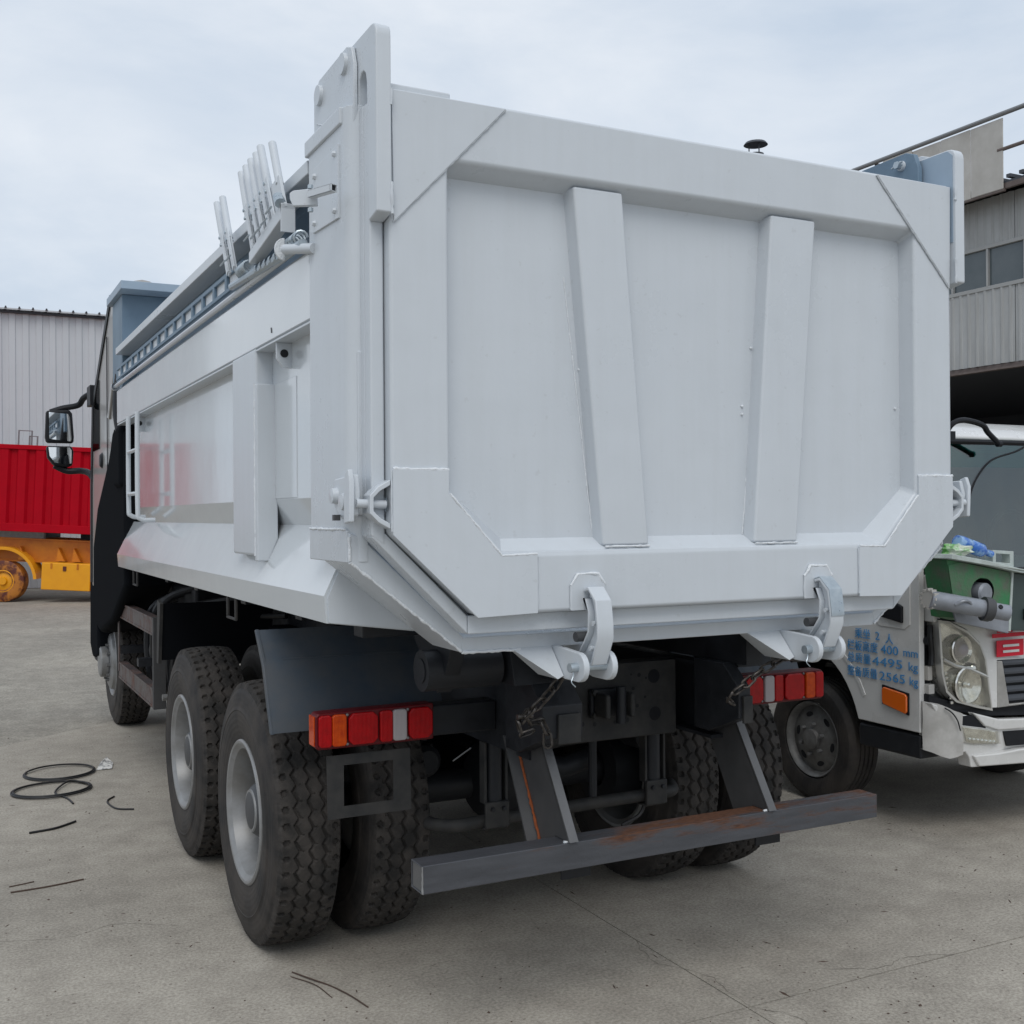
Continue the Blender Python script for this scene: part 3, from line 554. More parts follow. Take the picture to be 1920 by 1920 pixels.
def light_wheel(x, y, s):
    """s=-1: outer face towards -x"""
    b = LM(); pr_ = [(.05, .235), (-.02, .245), (-.035, .30), (-.03, .345), (-.012, .372)]
    for i in range(5):
        t = .0+.034*i; pr_ += [(t, .380), (t+.022, .380), (t+.023, .372), (t+.031, .372)] if i < 4 else [(t, .380), (t+.02, .380)]
    pr_ += [(.178, .372), (.195, .345), (.20, .30), (.185, .245), (.12, .235)]
    b.lathe([(-s*t, r) for t, r in pr_], (x, y, .38), 'x', 56)
    b2 = LM(); q = [(-.008, .238), (-.016, .232), (-.004, .218), (.03, .205), (.02, .175), (.012, .13), (-.004, .10), (-.008, .066), (-.03, .062), (-.036, .035), (-.034, 0)]
    b2.lathe([(-s*t, r) for t, r in q], (x, y, .38), 'x', 40)
    w = lp('wheel', b2, 'rim_grey'); lp('tyre', b, 'rubber_side', w, 0, 2, 25)
    for i in range(6):
        a = R(60*i+12); c = (x+s*.01, y+.155*math.cos(a), .38+.155*math.sin(a)); h_ = LM()
        q = [(c[0], c[1]+.030*math.cos(t)*math.sin(a)+.016*math.sin(t)*math.cos(a), c[2]-.030*math.cos(t)*math.cos(a)+.016*math.sin(t)*math.sin(a)) for t in [R(30*k) for k in range(12)]]
        q = [(x-s*(.0165)+0, p[1], p[2]) for p in q]; h_.slab(q, (s*.003, 0, 0)); lp('vent_hole', h_, 'black_plastic', w)
        a = R(60*i+40); nut = LM(); nut.lathe([(s*.03, 0), (s*.03, .012), (-s*.01, .014)], (x-s*0, y+.095*math.cos(a), .38+.095*math.sin(a)), 'x', 6); lp('wheel_nut', nut, 'nut', w)
    return w
light_wheel(2.40, 2.15, -1); light_wheel(mx(2.40), 2.15, 1); light_wheel(2.40, 5.2, -1); light_wheel(mx(2.40), 5.2, 1)
# stencilled figures on the door
def text_mesh(s, size):
    cu = bpy.data.curves.new('t', 'FONT'); cu.body = s; cu.size = size; cu.extrude = .0015; cu.resolution_u = 3
    o = bpy.data.objects.new('t', cu); col.objects.link(o); bpy.context.view_layer.update()
    me = bpy.data.meshes.new_from_object(o.evaluated_get(bpy.context.evaluated_depsgraph_get())); bpy.data.objects.remove(o); return me
def stencil(s, yl, yr, z, size, parent=lt):
    me = text_mesh(s, size); xs_ = [v.co.x for v in me.vertices]; w = max(xs_)-min(xs_); k = (yl-yr)/w; x0 = min(xs_)
    for v in me.vertices:
        a, b_, c = v.co; p = Vector((2.3445-c*.8, yl-(a-x0)*k, z+b_)); v.co = (p-Vector(LO))*LS+Vector(LOC)
    me.materials.append(MATS['blue_ink']); return link('stencil_text', me, None, parent)
for s_, a, c, z, h_ in (('乘坐', 1.725, 1.602, 1.064, .064), ('2', 1.562, 1.530, 1.062, .068), ('人', 1.485, 1.425, 1.052, .064),
                        ('栏板高度', 1.787, 1.545, .990, .066), ('400', 1.522, 1.388, .988, .072), ('mm', 1.350, 1.246, .990, .066),
                        ('总质量', 1.787, 1.600, .918, .064), ('4495', 1.588, 1.360, .914, .072), ('kg', 1.312, 1.245, .914, .068),
                        ('整备质量', 1.787, 1.550, .838, .064), ('2565', 1.532, 1.340, .834, .072), ('kg', 1.305, 1.245, .834, .068)):
    stencil(s_, a, c, z-.0, h_, door)
# ================================================================== green machine fixed across the light truck's front
gm = thing('green_machine', (2.66, .98, 1.05), 'battered green steel machine box with a grey pipe, on the light truck front', 'machine')
GS = 1.0333
def gp(p): return tuple((Vector(p)-Vector(LO))*LS+Vector(LOC))
def G(): return M(LOC, LO, LS)
GF = [(2.25, 1.548), (2.742, 1.464), (2.712, 1.150), (2.31, 1.236)]
cen = (2.512, 1.370)
hole = [(cen[0]+.088*math.cos(a), cen[1]+.074*math.sin(a)) for a in [R(-15*i+135) for i in range(24)]]
b = G(); o4 = [(x, .95, z) for x, z in GF]; hp = [(x, .95, z) for x, z in hole]
# face with a round hole: fan of quads between outline and hole
ol = []
for i in range(24):
    a = R(-15*i+135); dx, dz = math.cos(a), math.sin(a); best = 9
    for p, q in zip(GF, GF[1:]+GF[:1]):
        ex, ez = q[0]-p[0], q[1]-p[1]; den = dx*ez-dz*ex
        if abs(den) > 1e-9:
            t = ((p[0]-cen[0])*ez-(p[1]-cen[1])*ex)/den; u = ((p[0]-cen[0])*dz-(p[1]-cen[1])*dx)/den
            if t > 0 and -1e-6 <= u <= 1+1e-6: best = min(best, t)
    ol.append((cen[0]+dx*best, .95, cen[1]+dz*best))
b.add(ol+hp, [(i, (i+1) % 24, 24+(i+1) % 24, 24+i) for i in range(24)])
part('front_plate', b, 'green_paint', gm)
b = G(); b.add(hp+[(x, 1.05, z) for x, y_, z in hp], [(i, (i+1) % 24, 24+(i+1) % 24, 24+i) for i in range(24)]); b.lathe([(0, .05), (0, .0)], (cen[0], 1.045, cen[1]), 'y', 16); part('bore_wall', b, 'black_plastic', gm)
b = G(); b.lathe([(-.03, 0), (-.03, .042), (-.02, .055), (.09, .058)], (cen[0]+.02, .97, cen[1]-.01), 'y', 24); part('spindle', b, 'machine_grey', gm, .0)
b = G(); b.slab([(x, .955, z) for x, z in [(2.25, 1.548), (2.742, 1.464), (2.735, 1.40), (2.26, 1.49)]], (0, .16, 0)); b.slab([(x, .957, z) for x, z in [(2.712, 1.150), (2.31, 1.236), (2.31, 1.26), (2.712, 1.18)]], (0, .16, 0)); b.slab([(2.25, .957, 1.548), (2.29, .957, 1.54), (2.33, .957, 1.236), (2.31, .957, 1.236)], (0, .16, 0)); part('case', b, 'green_paint', gm)
b = G(); b.slab([(2.742, .95, 1.464), (2.712, .95, 1.150), (3.08, 1.0, 1.12), (3.10, 1.0, 1.43)], (0, .05, 0)); part('side_cover', b, 'green_dark', gm, .006)
b = G(); b.slab([(2.735, .945, 1.47), (2.750, .945, 1.467), (2.722, .945, 1.145), (2.705, .945, 1.148)], (0, .04, 0)); part('corner_edge', b, 'pale_board', gm)
b = G(); b.slab([(2.225, .90, 1.553), (2.50, .90, 1.512), (2.75, .90, 1.466), (3.1, .95, 1.43), (3.1, .95, 1.448), (2.75, .90, 1.488), (2.50, .90, 1.537), (2.235, .90, 1.578)], (0, .22, 0)); part('top_board', b, 'pale_board', gm, .004)
b = G(); b.slab([(2.27, .935, 1.30), (2.70, .935, 1.23), (2.695, .935, 1.135), (2.30, .935, 1.215)], (0, .016, 0)); part('bed_plate', b, 'machine_grey', gm, .006)
for (p, q, r_) in (((2.13, .96, 1.343), (2.40, .83, 1.288), .047),):
    b = G(); b.tube([p, q], r_, 28); part('pipe_body', b, 'machine_grey', gm)
ax_ = (Vector((2.40, .83, 1.288))-Vector((2.13, .96, 1.343))).normalized(); e0 = Vector((2.40, .83, 1.288))
b = G(); b.tube([e0-ax_*.02, e0+ax_*.012, e0+ax_*.012, e0+ax_*.028], [.064, .064, .058, .058], 28); part('pipe_collar', b, 'hub_dark', gm)
b = G(); a0, a1 = e0+ax_*.02, e0+ax_*.115; b.tube([a0, a1, a1, a0+ax_*.01], [.043, .043, .032, .032], 26, False); part('pipe_socket', b, 'machine_grey', gm)
b = G(); b.tube([e0+ax_*.05+Vector((-.008, -.034, .022)), e0+ax_*.05+Vector((-.010, -.040, .026))], .012, 12); part('socket_hole', b, 'black_plastic', gm)
b = G(); b.tube(smooth_path([(2.215, .87, 1.315), (2.24, .845, 1.335), (2.275, .835, 1.335), (2.30, .84, 1.31)], 4), .009, 8); part('pipe_lug', b, 'machine_grey', gm)
gr_ = G(); n_ = 18; c0 = Vector((2.12, .965, 1.345)); gr_.lathe([(0, .0), (0, .046), (.03, .046), (.03, 0)], c0, 'x', n_); gear = part('gear', gr_, 'old_panel', gm)
for i in range(12):
    a = R(30*i); t_ = G(); t_.box(2.118, 2.152, .965+.048*math.cos(a)-.007, .965+.048*math.cos(a)+.007, 1.345+.048*math.sin(a)-.007, 1.345+.048*math.sin(a)+.007); part('gear_tooth', t_, 'old_panel', gear)
for xa, ya in ((2.44, 1.20), (2.6, 1.16), (2.85, 1.12)): b = G(); b.box(xa, xa+.07, .955, ya, 1.2, 1.26); part('mount_bracket', b, 'chassis', gm)
# clutter on the board
def crumple(c, s, n=5, seed=1):
    bm_ = bmesh.new(); bmesh.ops.create_icosphere(bm_, subdivisions=3, radius=1); rg = random.Random(seed); vs_ = []
    ph = [rg.uniform(0, 6) for _ in range(9)]
    for v in bm_.verts:
        p = v.co; k = 1+.22*math.sin(5*p.x+ph[0])*math.sin(6*p.y+ph[1])+.16*math.sin(9*p.z+ph[2]+3*p.x)+rg.uniform(-.06, .06)
        vs_.append((c[0]+p.x*s[0]*k, c[1]+p.y*s[1]*k, c[2]+p.z*s[2]*k))
    mb = M(); mb.add(vs_, [[q.index for q in f.verts] for f in bm_.faces]); bm_.free(); return mb
tag(part('plastic_bag', crumple(gp((2.37, 1.0, 1.594)), (.095, .06, .036), seed=3), 'plastic_green', None, ang=25), 'crumpled green and white plastic bag on the green machine', 'bag')
bo = M(); c = Vector(gp((2.52, 1.0, 1.60))); dirb = Vector((.93, -.05, -.28)).normalized(); q = [c-dirb*.15+dirb*t for t in (0, .005, .03, .09, .10, .11, .19, .225, .245, .246, .275)]
bo.tube(q, [.012, .036, .04, .04, .036, .04, .04, .018, .015, .019, .019], 18); tag(part('drink_bottle', bo, 'plastic_blue', None), 'blue plastic bottle lying on the green machine', 'bottle')
fr2_ = M(); c = Vector(gp((2.70, .99, 1.535)))
fr2_.slab([c+Vector(p) for p in ((-.07, 0, -.03), (.11, 0, -.045), (.11, 0, .045), (-.06, 0, .055), (-.06, 0, -.03), (-.035, 0, -.012), (-.035, 0, .035), (.08, 0, .028), (.08, 0, -.024), (-.035, 0, -.012))], (0, .06, 0)); tag(part('plastic_tray', fr2_, 'pale_board', None, .003), 'pale plastic tray standing beside the blue bottle', 'tray')
# ================================================================== the tipper truck
dt = thing('dump_truck', (0, 3.5, 0), 'light grey tipper dump truck seen from its closed tailgate', 'dump truck')
OZ = (0, 0, .06)
def D(): return M(OZ)
def dp(n, mb, mat, parent=dt, bevel=0, seg=2, ang=35): return part(n, mb, mat, parent, bevel, seg, ang)
# ---------------------------------------------------------------- tailgate
b = D(); b.prism([(-1.03, 1.66), (-1.03, 2.98), (1.03, 2.98), (1.03, 1.66)], 'y', .078, .094); tg = dp('tailgate', b, 'paint')
def ring(n, outer, inF, inB, yF, yB, mat, parent, bevel):
    """closed frame: outer outline and an inner opening whose side walls lean from inF (front) to inB (back)"""
    k = len(inF); b = D(); vs_ = [(x, yF, z) for x, z in outer]+[(x, yF, z) for x, z in inF]+[(x, yB, z) for x, z in inB]+[(x, yB, z) for x, z in outer]
    fs = []
    for i in range(k):
        j = (i+1) % k; fs += [(i, j, k+j, k+i), (k+i, k+j, 2*k+j, 2*k+i), (i, 3*k+i, 3*k+j, j), (2*k+i, 2*k+j, 3*k+j, 3*k+i)]
    b.add(vs_, fs); return dp(n, b, mat, parent, bevel, 3)
outer = [(-1.22, 3.135), (1.22, 3.135), (1.22, 1.744), (.925, 1.473), (-.925, 1.473), (-1.22, 1.744)]
inF = [(-1.02, 2.933), (1.02, 2.933), (1.02, 1.872), (.84, 1.672), (-.84, 1.672), (-1.02, 1.872)]
inB = [(-1.01, 2.895), (1.01, 2.895), (1.012, 1.90), (.80, 1.727), (-.80, 1.727), (-1.012, 1.90)]
ring('tailgate_frame', outer, inF, inB, 0, .089, 'paint', tg, .014)
# set-back outer sheet
b = D(); b.prism([(-1.27, 3.10), (1.27, 3.10), (1.27, 1.735), (.94, 1.409), (-.94, 1.409), (-1.27, 1.735)], 'y', .10, .135); dp('back_sheet', b, 'paint', tg, .004)
for s in (-1, 1):
    b = D(); b.prism([(s*1.223, 3.10), (s*1.27, 3.10), (s*1.27, 1.735), (s*1.223, 1.70)], 'y', .045, .099); dp('edge_bar', b, 'paint', tg, .008)
    b = D(); b.prism([(s*1.27, 1.733), (s*.94, 1.409), (s*.94, 1.47), (s*1.223, 1.745)], 'y', .047, .0985); dp('edge_bar', b, 'paint', tg, .006)
b = D(); b.box(-.94, .94, .047, .0985, 1.41, 1.471); dp('lower_strip', b, 'paint', tg, .005)
# leaning ribs
for top, bot in (((-.548, -.352), (-.438, -.252)), ((.305, .52), (.214, .417))):
    w = .008
    b = D(); T, Bz = 2.915, 1.690
    b.add([(top[0], .016, T), (top[1], .016, T), (bot[1], .016, Bz), (bot[0], .016, Bz), (top[0]-w, .089, T), (top[1]+w, .089, T), (bot[1]+w, .089, Bz+.0), (bot[0]-w, .089, Bz)],
          [(0, 1, 2, 3), (4, 7, 6, 5), (0, 4, 5, 1), (1, 5, 6, 2), (2, 6, 7, 3), (3, 7, 4, 0)]); rb_ = dp('vertical_rib', b, 'paint', tg, .010, 3)
    weld([(top[0]-w, .077, T-.3), (bot[0]-w, .077, Bz+.03)], .0025, tg, OZ, 'weld')
    weld([(bot[0]+.003, .012, Bz-.002), (bot[1]-.003, .012, Bz-.002)], .004, tg, OZ)
# corner plates with weld beads
for s in (-1, 1):
    gus = [(s*1.214, 3.126), (s*.815, 3.126), (s*1.208, 2.715)]
    b = D(); b.prism(gus, 'y', -.009, .002); dp('gusset_plate', b, 'paint', tg, .002)
    weld([(s*.815, -.004, 3.124), (s*1.208, -.004, 2.715)], .0035, tg, OZ, 'paint')
    cp_ = [(s*1.217, 1.943), (s*1.027, 1.943), (s*1.027, 1.868), (s*.842, 1.664), (s*.709, 1.668), (s*.709, 1.473), (s*.928, 1.467), (s*1.217, 1.738)]
    b = D(); b.prism(cp_, 'y', -.009, .002); dp('corner_plate', b, 'paint', tg, .002)
    weld([(s*1.217, -.004, 1.945), (s*1.025, -.004, 1.945)], .006, tg, OZ)
    weld([(s*1.024, -.006, 1.868), (s*.840, -.006, 1.666), (s*.709, -.006, 1.670)], .0045, tg, OZ)
    weld([(s*.708, -.004, 1.66), (s*.708, -.004, 1.485)], .0032, tg, OZ, 'paint')
    weld([(s*1.219, -.002, 1.94), (s*1.219, -.002, 1.75)], .0035, tg, OZ, 'paint')
b = D(); b.box(-1.215, -1.0, .02, .08, 3.13, 3.158); dp('top_strip', b, 'paint', tg, .008)
for p in ((.262, 2.42), (.218, 2.20), (.217, 2.17), (.985, 2.22), (-.487, 2.30)):
    b = D(); b.lathe([(-.008, 0), (-.006, .004), (0, .006)], (p[0]-.01 if p[0] < .9 else p[0], .077, p[1]), 'y', 8); dp('weld_spatter', b, 'weld', tg)
# hinge ears standing up at both ends
def yz_round(pts, r, i):           # round corner i of a polygon
    a, c, e_ = Vector(pts[i-1]), Vector(pts[i]), Vector(pts[(i+1) % len(pts)]); u = (a-c).normalized(); w = (e_-c).normalized()
    return pts[:i]+[tuple((c+u*r).lerp(c, t).lerp(c.lerp(c+w*r, t), t)) for t in (0, .25, .5, .75, 1)]+pts[i+1:]
for s in (-1, 1):
    ear = [(-.03, 2.735), (-.03, 3.325), (.36, 3.325), (.38, 3.03), (.135, 3.03), (.135, 3.16), (.125, 3.19), (.105, 3.205), (.085, 3.205), (.066, 3.19), (.056, 3.16), (.045, 2.72)]
    if s > 0: ear = [(-.03, 2.735), (-.03, 3.285), (.30, 3.285), (.30, 3.03), (.045, 3.03), (.045, 2.72)]
    ear = yz_round(ear, .045, 1)
    b = D(); b.prism(ear, 'x', s*1.222, s*1.273); er = dp('hinge_ear', b, 'paint', tg, .006)
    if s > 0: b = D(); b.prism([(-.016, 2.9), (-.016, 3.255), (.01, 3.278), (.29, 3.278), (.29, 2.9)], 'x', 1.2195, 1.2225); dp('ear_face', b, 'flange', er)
    for z0, z1 in ((2.73, 2.83), (3.07, 3.12)):
        weld([(s*1.222, -.028, z0), (s*1.222, -.028, z1)], .006, tg, OZ, 'paint')
# tailgate latch stirrup on the corner (hexagon loop) and its bolt
for s in (-1, 1):
    hx = [(1.222, 1.912), (1.262, 1.890), (1.290, 1.862), (1.290, 1.806), (1.262, 1.778), (1.222, 1.756)]
    hi = [(1.222, 1.894), (1.255, 1.876), (1.277, 1.855), (1.277, 1.813), (1.255, 1.792), (1.222, 1.774)]
    b = D(); vs_ = [(s*x, y, z) for y in (.0, .065) for P in (hx, hi) for x, z in P]; fs = []
    for i in range(5): fs += [(i, i+1, 7+i, 6+i), (12+i, 13+i, 19+i, 18+i), (i, i+1, 13+i, 12+i), (6+i, 7+i, 19+i, 18+i)]
    fs += [(0, 6, 18, 12), (5, 11, 23, 17)]
    b.add(vs_, fs); hxp = dp('latch_stirrup', b, 'paint', tg, .003)
    b = D(); b.prism([(s*x, z) for x, z in hi], 'y', .052, .058); dp('stirrup_back', b, 'slate', hxp)
    b = D(); b.tube([(s*1.325, .03, 1.838), (s*1.228, .03, 1.834)], .014, 14); dp('latch_bolt', b, 'paint', hxp)
    b = D(); b.lathe([(0, .022), (-.004*s, 0)], (s*1.228, .03, 1.834), 'x', 14); dp('bolt_head', b, 'galv', hxp)
# ---------------------------------------------------------------- bottom hooks
for xh, wx in ((-.51, 0), (.505, 0)):
    pad = [(xh-.072, 1.475), (xh-.072, 1.56), (xh-.045, 1.598), (xh+.035, 1.598), (xh+.062, 1.56), (xh+.062, 1.475)]
    b = D(); b.prism(pad, 'y', -.008, .001); hk = dp('hook_pad', b, 'paint', tg, .002)
    weld([(p[0], -.005, p[1]) for p in pad[1:5]], .006, tg, OZ)
    weld([(pad[0][0], -.004, 1.48), (pad[1][0], -.004, 1.56)], .0035, tg, OZ, 'paint')
for xh in (-.505, .505):
    # hook: C-shaped casting reaching up over the tailgate foot
    out_ = [(-.012, 1.548), (-.04, 1.552), (-.085, 1.510), (-.098, 1.43), (-.098, 1.385), (-.055, 1.30), (.01, 1.268), (.05, 1.278)]
    inn = [(.05, 1.315), (.02, 1.33), (-.012, 1.365), (-.042, 1.405), (-.046, 1.47), (-.026, 1.515), (-.012, 1.515)]
    hm = 'paint' if xh < 0 else 'galv'
    b = D(); b.prism(out_+inn, 'x', xh-.010, xh+.010); hook = dp('lock_hook', b, 'paint', dt, .004)
    fl = [(-.012, 1.548), (-.04, 1.556), (-.089, 1.512), (-.102, 1.43), (-.102, 1.385), (-.059, 1.296), (.01, 1.264)]
    fl2 = [(.01, 1.275), (-.053, 1.305), (-.091, 1.388), (-.091, 1.43), (-.079, 1.504), (-.04, 1.543), (-.012, 1.537)]
    b = D(); b.prism(fl+fl2, 'x', xh-.032, xh+.032); dp('hook_flange', b, 'paint', hook, .004)
    if xh > 0: b = D(); b.prism([(-.012, 1.551), (-.04, 1.5595), (-.0925, 1.514), (-.1055, 1.43), (-.1055, 1.415), (-.1025, 1.415), (-.1025, 1.43), (-.0895, 1.5125), (-.04, 1.5565), (-.012, 1.5485)], 'x', xh-.031, xh+.031); dp('bare_steel_tip', b, 'galv', hook)
    il = inn[1:]; b = D(); b.prism(il+[(p[0]+.009, p[1]) for p in reversed(il)], 'x', xh-.032, xh+.03); dp('hook_inner_flange', b, 'paint', hook, .003)
    for z in (1.435, 1.35):
        b = D(); b.tube([(xh-.032, -.07 if z > 1.4 else -.05, z), (xh-.006, -.07 if z > 1.4 else -.05, z)], .009, 8); dp('hook_boss', b, 'paint', hook)
    b = D(); b.tube([(xh-.055, .005, 1.385), (xh+.04, .005, 1.385)], .017, 14); dp('hook_pin', b, 'hub_dark', hook)
    # bracket with two round-ended cheeks
    for x in (xh-.062, xh+.048):
        ch = [(.25, 1.345), (.139, 1.345), (.06, 1.343), (-.02, 1.338)]+arc((-.035, 1.288), .050, 80, 265, 9)+[(.05, 1.238), (.12, 1.25), (.25, 1.32)]
        b = D(); b.prism(ch, 'x', x-.011, x+.011); hb_ = dp('hook_bracket', b, 'paint', dt, .004)
        if x < xh:
            b = D(); b.tube([(x-.04, -.035, 1.288), (xh+.066, -.035, 1.288)], .016, 16); dp('bracket_pin', b, 'galv', hb_)
            b = D(); b.tube(smooth_path([(x-.024, -.035, 1.302), (x-.028, -.04, 1.262), (x-.038, -.045, 1.242), (x-.024, -.048, 1.225)], 4), .002, 5); dp('cotter_pin', b, 'galv', hb_)
    b = D(); b.slab([(xh-.235, .139, 1.345), (xh-.075, .139, 1.345), (xh-.075, .05, 1.25), (xh-.095, .055, 1.238)], (0, .018, 0)); b.slab([(xh-.235, .16, 1.345), (xh-.225, .14, 1.345), (xh-.092, .07, 1.238), (xh-.095, .20, 1.238), (xh-.20, .26, 1.345)], (.004, 0, 0)); dp('bracket_web', b, 'paint', dt, .003)
# body-side measurements were taken on a plane 35 mm too far out; SK re-bases them onto the true one
SK = 1.0313
class ES(M):
    def add(s, vs, fs):
        k = len(s.v)
        for v in vs:
            x, y, z = v; sg = 1 if x >= 0 else -1; ax = abs(x)
            s.v.append(Vector((sg*(SK*ax-.0771) if ax > .3 else x, SK*y+.1027, 1.80+(z-1.80)*SK+.06)))
        for f in fs: s.f.append([k+i for i in f])
        return s
def E(): return ES()
def eweld(pts, r, parent, off=None, mat='weld'):
    q = weld_pts(pts); rd = [r*random.uniform(.65, 1.25) for _ in q]
    return part('weld_bead', E().tube([p+Vector((random.uniform(-1, 1), random.uniform(-1, 1), random.uniform(-1, 1)))*r*.22 for p in q], rd, 6), mat, parent, ang=80)
# ---------------------------------------------------------------- cargo body
b = E(); b.box(-1.0, 1.0, .45, 5.0, 1.43, 1.47); body = dp('cargo_body', b, 'paint')
b = E(); b.box(-1.17, 1.17, 4.85, 4.91, 1.47, 2.6); b.box(-1.15, 1.15, 5.35, 5.42, 2.55, 3.0); b.box(-1.17, 1.17, 4.85, 5.42, 2.56, 2.6); dp('front_wall', b, 'paint', body)
for s in (-1, 1):
    sx = lambda P: [(s*x, z) for x, z in P]
    cor = [(1.345, .44), (1.345, .078)]+[(1.30+.045*math.cos(R(a)), .078-.048*math.sin(R(a))) for a in range(15, 91, 15)]+[(1.285, .032), (1.285, .14), (1.18, .14), (1.18, .44)]
    b = E(); b.prism(sx(cor), 'z', 1.655, 3.075); post = dp('rear_post', b, 'paint', body, .003, 2, 50)
    b = E(); b.box(*sorted((s*1.318, s*1.286)), .026, .05, 1.80, 2.31); dp('post_filler', b, 'paint', post, .004)
    b = E(); b.box(*sorted((s*1.354, s*1.18)), .080, .462, 3.024, 3.079); dp('post_cap', b, 'paint', post, .006)
    b = E(); b.box(*sorted((s*1.3492, s*1.25)), .052, .442, 1.653, 1.755); dp('post_foot', b, 'paint', post, .004)
    eweld([(s*1.348, .06, 1.757), (s*1.348, .44, 1.757)], .005, body, OZ)
    eweld([(s*1.345, .035, 1.735), (s*1.345, .035, 1.66)], .006, body, OZ)
    b = E(); b.prism([(.105, 2.97), (.375, 2.958), (.378, 2.748), (.105, 2.736)], 'x', s*1.344, s*1.352); pl = dp('inspection_plate', b, 'paint', post, .002)
    for y_, z_ in ((.135, 2.945), (.345, 2.93), (.35, 2.775), (.135, 2.765)):
        b = E(); b.lathe([(s*.012, 0), (s*.010, .008), (0, .011)], (s*1.351, y_, z_), 'x', 6); dp('bolt', b, 'paint', pl)
    # latch block on the post
    lb = [(.135, 1.90), (.12, 1.915), (-.06, 1.925), (-.075, 1.87), (-.06, 1.80), (-.02, 1.78), (.05, 1.79), (.125, 1.83)]
    b = E(); b.prism(lb, 'x', s*1.346, s*1.366); lk = dp('latch_block', b, 'paint', post, .006)
    b = E(); b.prism([(-.04, 1.93), (-.07, 1.94), (-.085, 1.90), (-.08, 1.78), (-.03, 1.775), (-.03, 1.86)], 'x', s*1.367, s*1.385); dp('latch_lever', b, 'paint', lk, .005)
    for y_, z_, r_ in ((.095, 1.862, .026), (.0, 1.842, .028)):
        b = E(); b.lathe([(s*.02, 0), (s*.018, r_*.9), (0, r_)], (s*1.366, y_, z_), 'x', 18); dp('latch_pin', b, 'paint', lk)
    b = E(); b.box(*sorted((s*1.37, s*1.39)), .045, .065, 1.785, 1.803); dp('latch_slot', b, 'hub_dark', lk)
    # chamfered beam under the tailgate corner
    b = D(); b.prism(sx([(1.311, 1.648), (.92, 1.341), (.915, 1.393), (1.27, 1.73), (1.311, 1.745)]), 'y', .138, .40); dp('chamfer_beam', b, 'paint', body, .005)
    weld([(s*1.309, .139, 1.651), (s*.922, .139, 1.345)], .006, body, OZ, 'weld')
    # upper beam, side panel, sill, top rail (long pressings)
    Y0, Y1 = .44, 5.22
    b = E(); b.prism(sx([(1.34, 2.478), (1.34, 2.705), (1.335, 2.715), (1.245, 2.765), (1.20, 2.765), (1.20, 2.47), (1.325, 2.47)]), 'y', Y0, Y1); dp('upper_beam', b, 'gloss_paint', body, 0, 2, 10)
    b = E(); b.prism(sx([(1.338, 2.462), (1.338, 2.469), (1.26, 2.469), (1.26, 2.462)]), 'y', Y0, Y1); dp('beam_lip', b, 'paint', body)
    b = E(); b.prism(sx([(1.27, 2.475), (1.27, 1.866), (1.235, 1.766), (1.2, 1.766), (1.2, 2.475)]), 'y', Y0, 4.78); dp('side_panel', b, 'gloss_paint', body, 0, 2, 10)
    b = E(); b.prism(sx([(1.234, 1.767), (1.345, 1.535), (1.338, 1.445), (1.0, 1.40), (1.0, 1.62), (1.2, 1.767)]), 'y', .30, Y1); sill = dp('sill', b, 'gloss_paint', body, 0, 2, 10)
    b = E(); b.prism(sx([(1.335, 1.53), (1.33, 1.447), (.99, 1.405), (1.09, 1.60), (1.25, 1.72)]), 'y', .288, .30); dp('sill_end', b, 'paint', sill)
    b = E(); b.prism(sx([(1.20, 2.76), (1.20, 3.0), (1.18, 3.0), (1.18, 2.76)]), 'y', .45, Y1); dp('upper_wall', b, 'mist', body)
    b = E(); b.prism(sx([(1.345, 2.972), (1.345, 3.02), (1.18, 3.02), (1.18, 2.972)]), 'y', .46, 5.24); dp('top_rail', b, 'paint', body, .004)
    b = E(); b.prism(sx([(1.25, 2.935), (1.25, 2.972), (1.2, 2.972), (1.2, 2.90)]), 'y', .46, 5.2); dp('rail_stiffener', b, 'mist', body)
    # stiffener between beam and sill
    st = [(1.34, 1.665), (1.34, 2.478), (1.265, 2.478), (1.235, 1.74)]
    b = E(); b.prism(sx([(1.342, 1.64), (1.342, 2.476), (1.262, 2.476), (1.262, 1.73), (1.29, 1.64)]), 'y', 1.205, 1.605); sf = dp('stiffener', b, 'paint', body, .012, 3)
    b = E(); b.prism(sx([(1.347, 1.62), (1.347, 2.33), (1.262, 2.33), (1.262, 1.71), (1.30, 1.62)]), 'y', 1.165, 1.206); dp('stiffener_doubler', b, 'paint', sf, .006)
    eweld([(s*1.345, 1.20, 2.33), (s*1.345, 1.20, 1.64)], .006, body, OZ)
    b = E(); b.prism(sx([(1.268, 2.33), (1.273, 2.33), (1.273, 1.87), (1.268, 1.87)]), 'y', .86, 1.165); dp('panel_doubler', b, 'gloss_paint', body, .002)
    for y_ in (.93, 4.45):
        lug = [(1.268, 2.46), (1.33, 2.46), (1.33, 2.40), (1.305, 2.365), (1.268, 2.365)]
        b = E(); b.prism(sx(lug), 'y', y_-.006, y_+.006); lg = dp('lug', b, 'paint', body, .002)
        b = E(); b.lathe([(-.008, .016), (-.0085, 0)], (s*1.30, y_, 2.42), 'y', 14); dp('lug_hole', b, 'chassis', lg)
    b = E(); b.tube([(s*1.341, .95, 2.50), (s*1.341, .955, 2.52)], .003, 5); dp('drip_mark', b, 'hub_dark', body)
b = D(); b.box(-.921, .921, .138, .40, 1.339, 1.391); dp('bottom_beam', b, 'paint', body, .005)
weld([(-.92, .138, 1.341), (-.70, .138, 1.337)], .006, body, OZ)
